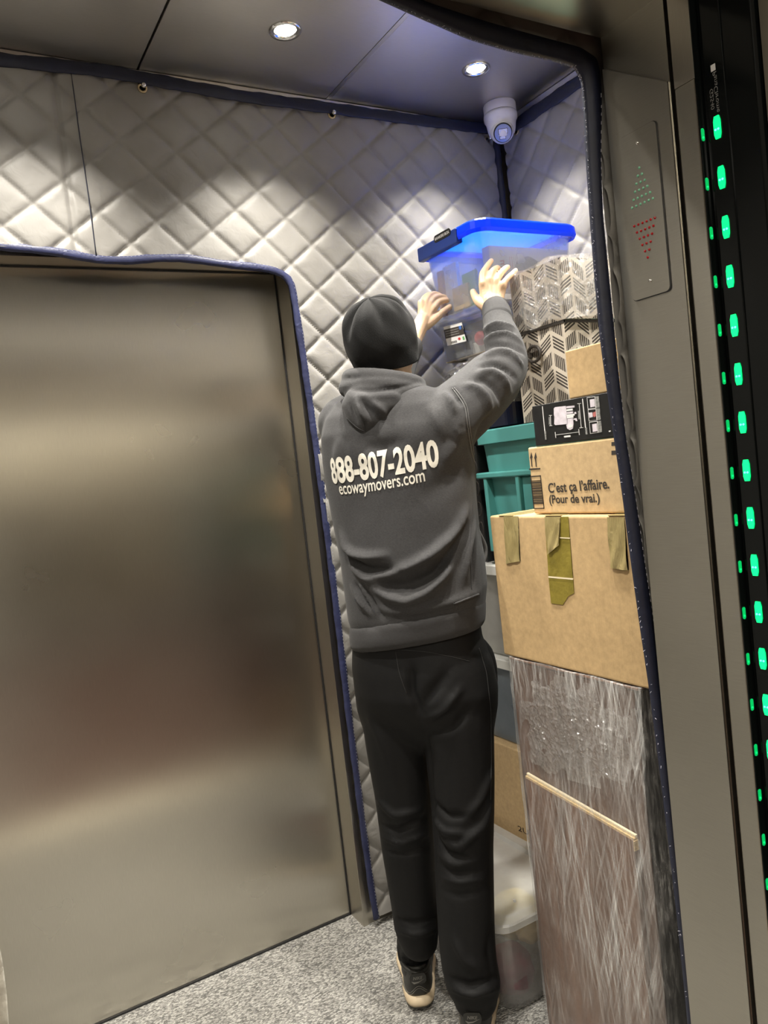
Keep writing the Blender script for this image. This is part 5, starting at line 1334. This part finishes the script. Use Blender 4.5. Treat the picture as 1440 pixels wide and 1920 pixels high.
# right hand
def fing(rows): return chain([PD(x, y, d) for x, y, d, r in rows], [r for x, y, d, r in rows], 12, 5)
RW = (925, 590, 2.135)
RH = [fing(((925, 606, 2.11, .027), (924, 592, 2.132, .0255), (923, 578, 2.145, .025), (921, 566, 2.15, .024)))]
for kx, ky, kd in ((905, 532, 2.16), (917, 525, 2.165), (931, 526, 2.162), (943, 534, 2.15)):
    RH.append(fing(((921+(kx-921)*.45, 574, 2.152, .0165), ((kx+921)/2+(kx-921)*.22, 553, 2.16, .0150), (kx, ky, kd, .0120))))
RH += [fing(((905, 532, 2.158, .0112), (905, 514, 2.168, .0098), (913, 500, 2.19, .0088), (921, 489, 2.205, .0075))),
       fing(((917, 525, 2.163, .0115), (923, 510, 2.170, .0102), (931, 503, 2.192, .0090), (934, 503, 2.208, .0078))),
       fing(((931, 526, 2.160, .0110), (939, 513, 2.165, .0098), (947, 504, 2.185, .0088), (952, 501, 2.203, .0076))),
       fing(((943, 534, 2.148, .0098), (951, 523, 2.152, .0086), (960, 514, 2.170, .0076), (967, 507, 2.188, .0066))),
       fing(((912, 576, 2.152, .016), (899, 566, 2.165, .0145), (891, 556, 2.182, .011), (887, 547, 2.20, .009)))]
V, F = merge(RH); rh = voxel(V, F, 0.0024, 3)
folds(rh, [(((903, 533), (908, 552), (915, 570)), -0.0012, 0.004), (((911, 530), (915, 550), (919, 568)), -0.0012, 0.004), (((924, 528), (924, 548), (924, 566)), -0.0012, 0.004), (((937, 533), (931, 550), (928, 566)), -0.0010, 0.004),
           (((905, 532), (906, 530)), 0.003, 0.008), (((917, 525), (918, 523)), 0.003, 0.008), (((931, 526), (932, 524)), 0.003, 0.008), (((943, 534), (944, 532)), 0.002, 0.008)])
LH = [fing(((768, 652, 2.30, .026), (780, 628, 2.325, .025), (787, 613, 2.34, .0245), (793, 600, 2.35, .023)))]
for kx, ky, kd in ((814, 577, 2.362), (807, 568, 2.368), (799, 564, 2.366), (790, 568, 2.36)):
    LH.append(fing(((792+(kx-795)*.4, 606, 2.347, .0155), ((kx+794)/2, (ky+604)/2, 2.358, .0145), (kx, ky, kd, .0118))))
LH += [fing(((814, 577, 2.362, .011), (822, 568, 2.378, .0098), (832, 564, 2.388, .0088), (841, 563, 2.394, .0074))),
       fing(((807, 568, 2.368, .0112), (815, 559, 2.382, .010), (826, 556, 2.391, .009), (836, 558, 2.396, .0076))),
       fing(((799, 564, 2.366, .0108), (806, 555, 2.380, .0096), (815, 551, 2.391, .0086), (824, 553, 2.397, .0074))),
       fing(((790, 568, 2.360, .0096), (796, 558, 2.374, .0084), (804, 552, 2.386, .0076), (811, 553, 2.393, .0066))),
       fing(((798, 610, 2.345, .0165), (812, 600, 2.356, .0145), (828, 587, 2.372, .0112), (844, 575, 2.390, .0088)))]
V, F = merge(LH); lh = voxel(V, F, 0.0024, 3)
# covered remainder of the body
inner = [rings([(l+14, r-14, y, d, b*0.78) for l, r, y, d, b in TORSO[1:]]), limb(RARM, 0.62), limb(LARM, 0.62), rings([(l+14, r-14, y, d, b*0.8) for l, r, y, d, b in PELV]), limb(LLEG+[ank(LAN, 24), ank(LAN-Vector((0, 0, 0.03)), 24)], 0.66), limb(RLEG+[ank(RAN, 28), ank(RAN-Vector((0, 0, 0.03)), 28)], 0.66)]
V, F = merge(inner); ib = voxel(V, F, 0.011, 3)
bm = bmesh.new()
for me in (hm_, rh, lh, ib): bm.from_mesh(me)
body = bmobj('body', bm, MT['skin'], man, True)
for s in (-1, 1):
    V, F = ico_vf(hp(0.030*s, 0.0875, 0.003), 0.0085, 2); e = mesh('eye', V, F, MT['white'], body, True)
    V, F = ico_vf(hp(0.030*s, 0.0925, 0.004), 0.0045, 2); mesh('pupil', V, F, MT['black'], e, True)
# beanie
V = []; F = []; nt_, np_ = 46, 96
for i in range(nt_+1):
    for k in range(np_):
        ph = 2*PI*k/np_; s = 0.0; th = 0.001+math.radians(126+16*max(0.0, math.cos(ph-0.5)))*i/nt_
        for q in range(5):
            d_ = math.atan2(math.sin(ph-q*2*PI/5-0.35), math.cos(ph-q*2*PI/5-0.35))
            s += 1.45*(-0.0085*math.exp(-(d_/(0.11+0.05*th))**2)+0.0045*math.exp(-((abs(d_)-0.42)/0.20)**2))*math.exp(-((th-0.62)/0.50)**2)
        slack = 0.006*math.exp(-((th-0.55)/0.4)**2)
        r = 1.0+0.0
        st = math.sin(th) if th < PI/2 else max(math.sin(th), 1-0.16*(th-PI/2)); x = (0.0905+s+slack)*st*math.cos(ph); y = (0.106+s+slack)*st*math.sin(ph); z = (0.100+s*0.8)*math.cos(th)
        wob = 0.0012*math.sin(5*ph+3*th)+0.001*math.sin(9*ph-7*th)
        V.append(hp(x*(1+wob*9), y*(1+wob*9), 0.014+z))
n0 = len(V)
for i in range(nt_):
    for k in range(np_):
        k2 = (k+1) % np_; F.append((i*np_+k, (i+1)*np_+k, (i+1)*np_+k2, i*np_+k2))
F.append(tuple(range(np_)))
for k in range(np_):
    v = V[nt_*np_+k]; V.append(HC+(v-HC)*0.965+HU*0.004)
for k in range(np_):
    k2 = (k+1) % np_; F.append((nt_*np_+k, n0+k, n0+k2, nt_*np_+k2))
bn = mesh('beanie', V, F, MT['beanie'], man, True)
bbv = bvh_of(bn.data)
# bracelet
wc = PD(926, 581, 2.143); ax = (PD(921, 566, 2.15)-PD(925, 606, 2.11)).normalized(); _, s1, u1 = frame_of(wc, wc+ax); parts = []
for k in range(34):
    a = 2*PI*k/34; a2 = a+2*PI/34*0.72
    parts.append(cap(wc+s1*(0.0285*math.cos(a))+u1*(0.0285*math.sin(a)), wc+s1*(0.0285*math.cos(a2))+u1*(0.0285*math.sin(a2)), 0.0021, 0.0021, 6, 2))
V, F = merge(parts); mesh('bracelet', V, F, MT['silver'], man, True)

# shoes
def shoe(heel, head_, side):
    h = Vector((head_[0], head_[1], 0)).normalized(); rgt = Vector((h.y, -h.x, 0)); H0 = Vector((heel[0], heel[1], 0))
    W = lambda x, y, z: H0+rgt*(x*side)+h*y+Vector((0, 0, z))
    L = 0.288
    def outline(n=56, grow=0.0, back=0.0):
        pts = []
        for k in range(n):
            t = 2*PI*k/n; c = math.cos(t); s = math.sin(t)
            y = L/2+(L/2+grow)*c
            f = y/L
            w = 0.047+0.008*math.exp(-((f-0.70)/0.22)**2)-0.006*math.exp(-((f-0.40)/0.16)**2)
            w *= 1.0
            x = (w+grow)*math.copysign(abs(s)**0.62, s)+0.006*math.sin(PI*f)*(1 if f > .3 else .5)
            if f < 0.12: y -= back
            pts.append((x, y))
        return pts
    def levels(lv, name, mat, parent):
        V = []; F = []; n = 56
        for pts, zf in lv: V += [W(x, y, zf(x, y)) for x, y in pts]
        for i in range(len(lv)-1):
            for k in range(n): F.append((i*n+k, i*n+(k+1) % n, (i+1)*n+(k+1) % n, (i+1)*n+k))
        F.append(tuple(reversed(range(n)))); F.append(tuple(range((len(lv)-1)*n, len(lv)*n)))
        return mesh(name, V, F, mat, parent, True)
    rock = lambda y: 0.012*max(0, (y-0.22)/0.07)**2+0.004*max(0, (0.03-y)/0.03)
    o = levels([(outline(56, -0.002), lambda x, y: 0.001+rock(y)), (outline(56, 0.002, .004), lambda x, y: 0.003+rock(y)), (outline(56, 0.002, .004), lambda x, y: 0.009+rock(y))], 'outsole', MT['outsole'], man)
    o = levels([(outline(56, 0.003, .006), lambda x, y: 0.009+rock(y)), (outline(56, 0.005, .010), lambda x, y: 0.018+rock(y)), (outline(56, 0.002, .004), lambda x, y: 0.029+rock(y)+0.003*math.exp(-(y/0.06)**2)), (outline(56, -0.004), lambda x, y: 0.031+rock(y)+0.003*math.exp(-(y/0.06)**2))], 'midsole', MT['midsole'], man)
    top = lambda y: 0.040+0.062*(1/(1+math.exp((y-0.135)/0.022)))+0.022*math.exp(-((y-0.17)/0.07)**2)+0.010*math.exp(-((y-0.0)/0.035)**2)
    lv = []
    for f, g in ((0.0, -0.003), (0.15, 0.000), (0.35, -0.001), (0.55, -0.005), (0.72, -0.009), (0.86, -0.010), (0.95, -0.009), (1.0, -0.013), (0.97, -0.020)):
        lv.append((outline(56, g), lambda x, y, f=f: 0.029+rock(y)+f*(top(y)-0.029)))
    u = levels(lv, 'upper', MT['shoe'], man)
    # heel curve, padded rims and lettering on the counter
    yb = lambda x: 0.001+L/2*(1-math.sqrt(max(0.0, 1-(abs(x)/0.0465)**3.2)))
    for off in (0.0, 0.006):
        V, F = chain([W(x, yb(x)-0.001+0.004*((x/0.04)**2), 0.052-off+0.014*math.cos(x/0.040*PI*1.15)) for x in np.linspace(-0.042, 0.042, 31)], [0.0011]*31, 6, 2); mesh('heel_piping', V, F, MT['shoeline'], u, True)
    rimp = [W(0.037*math.cos(a), 0.062+0.058*math.sin(a), 0.100+0.004*math.sin(a*2)-0.008*max(0, math.sin(a))) for a in np.linspace(0, 2*PI, 25)]
    V, F = chain(rimp, [0.0062]*25, 10, 2); mesh('collar_padding', V, F, MT['shoe'], u, True)
    V, F = poly_prism(rrect(0.022, 0.015, 0.010, 4), lambda a, b, c: W(a, -0.0015-c+0.10*(b), 0.090+b*0.9), 0.004); hl = mesh('heel_tab', V, F, MT['shoe'], u)
    letter('heel_lettering', 'NIKE', 0.026, 0.008, lambda a, b: W((a-0.013)*side, -0.0060+0.10*b, 0.088+b), MT['shoeline'], hl, 0.02, 0.25)
    sw = [(-0.018, 0.004), (-0.012, -0.003), (0.0, -0.001), (0.018, 0.008), (0.001, 0.002), (-0.010, 0.001)]
    V, F = poly_prism(sw, lambda a, b, c: W(a*side, -0.0068-c+0.10*b, 0.081+b), 0.0006); mesh('heel_swoosh', V, F, MT['shoeline'], hl)
    for k in range(4):
        y = 0.135+0.018*k; V, F = tube_vf([W(-0.026, y, top(y)-0.006), W(-0.010, y+0.004, top(y)+0.004), W(0.014, y+0.004, top(y)+0.004), W(0.030, y, top(y)-0.006)], 0.003, 8); mesh('lace', V, F, MT['midsole'] if side > 2 else MT['shoe'], u, True)
shoe((LHl.x, LHl.y), LHD, 1); shoe((RHl.x, RHl.y), RHD, 1)
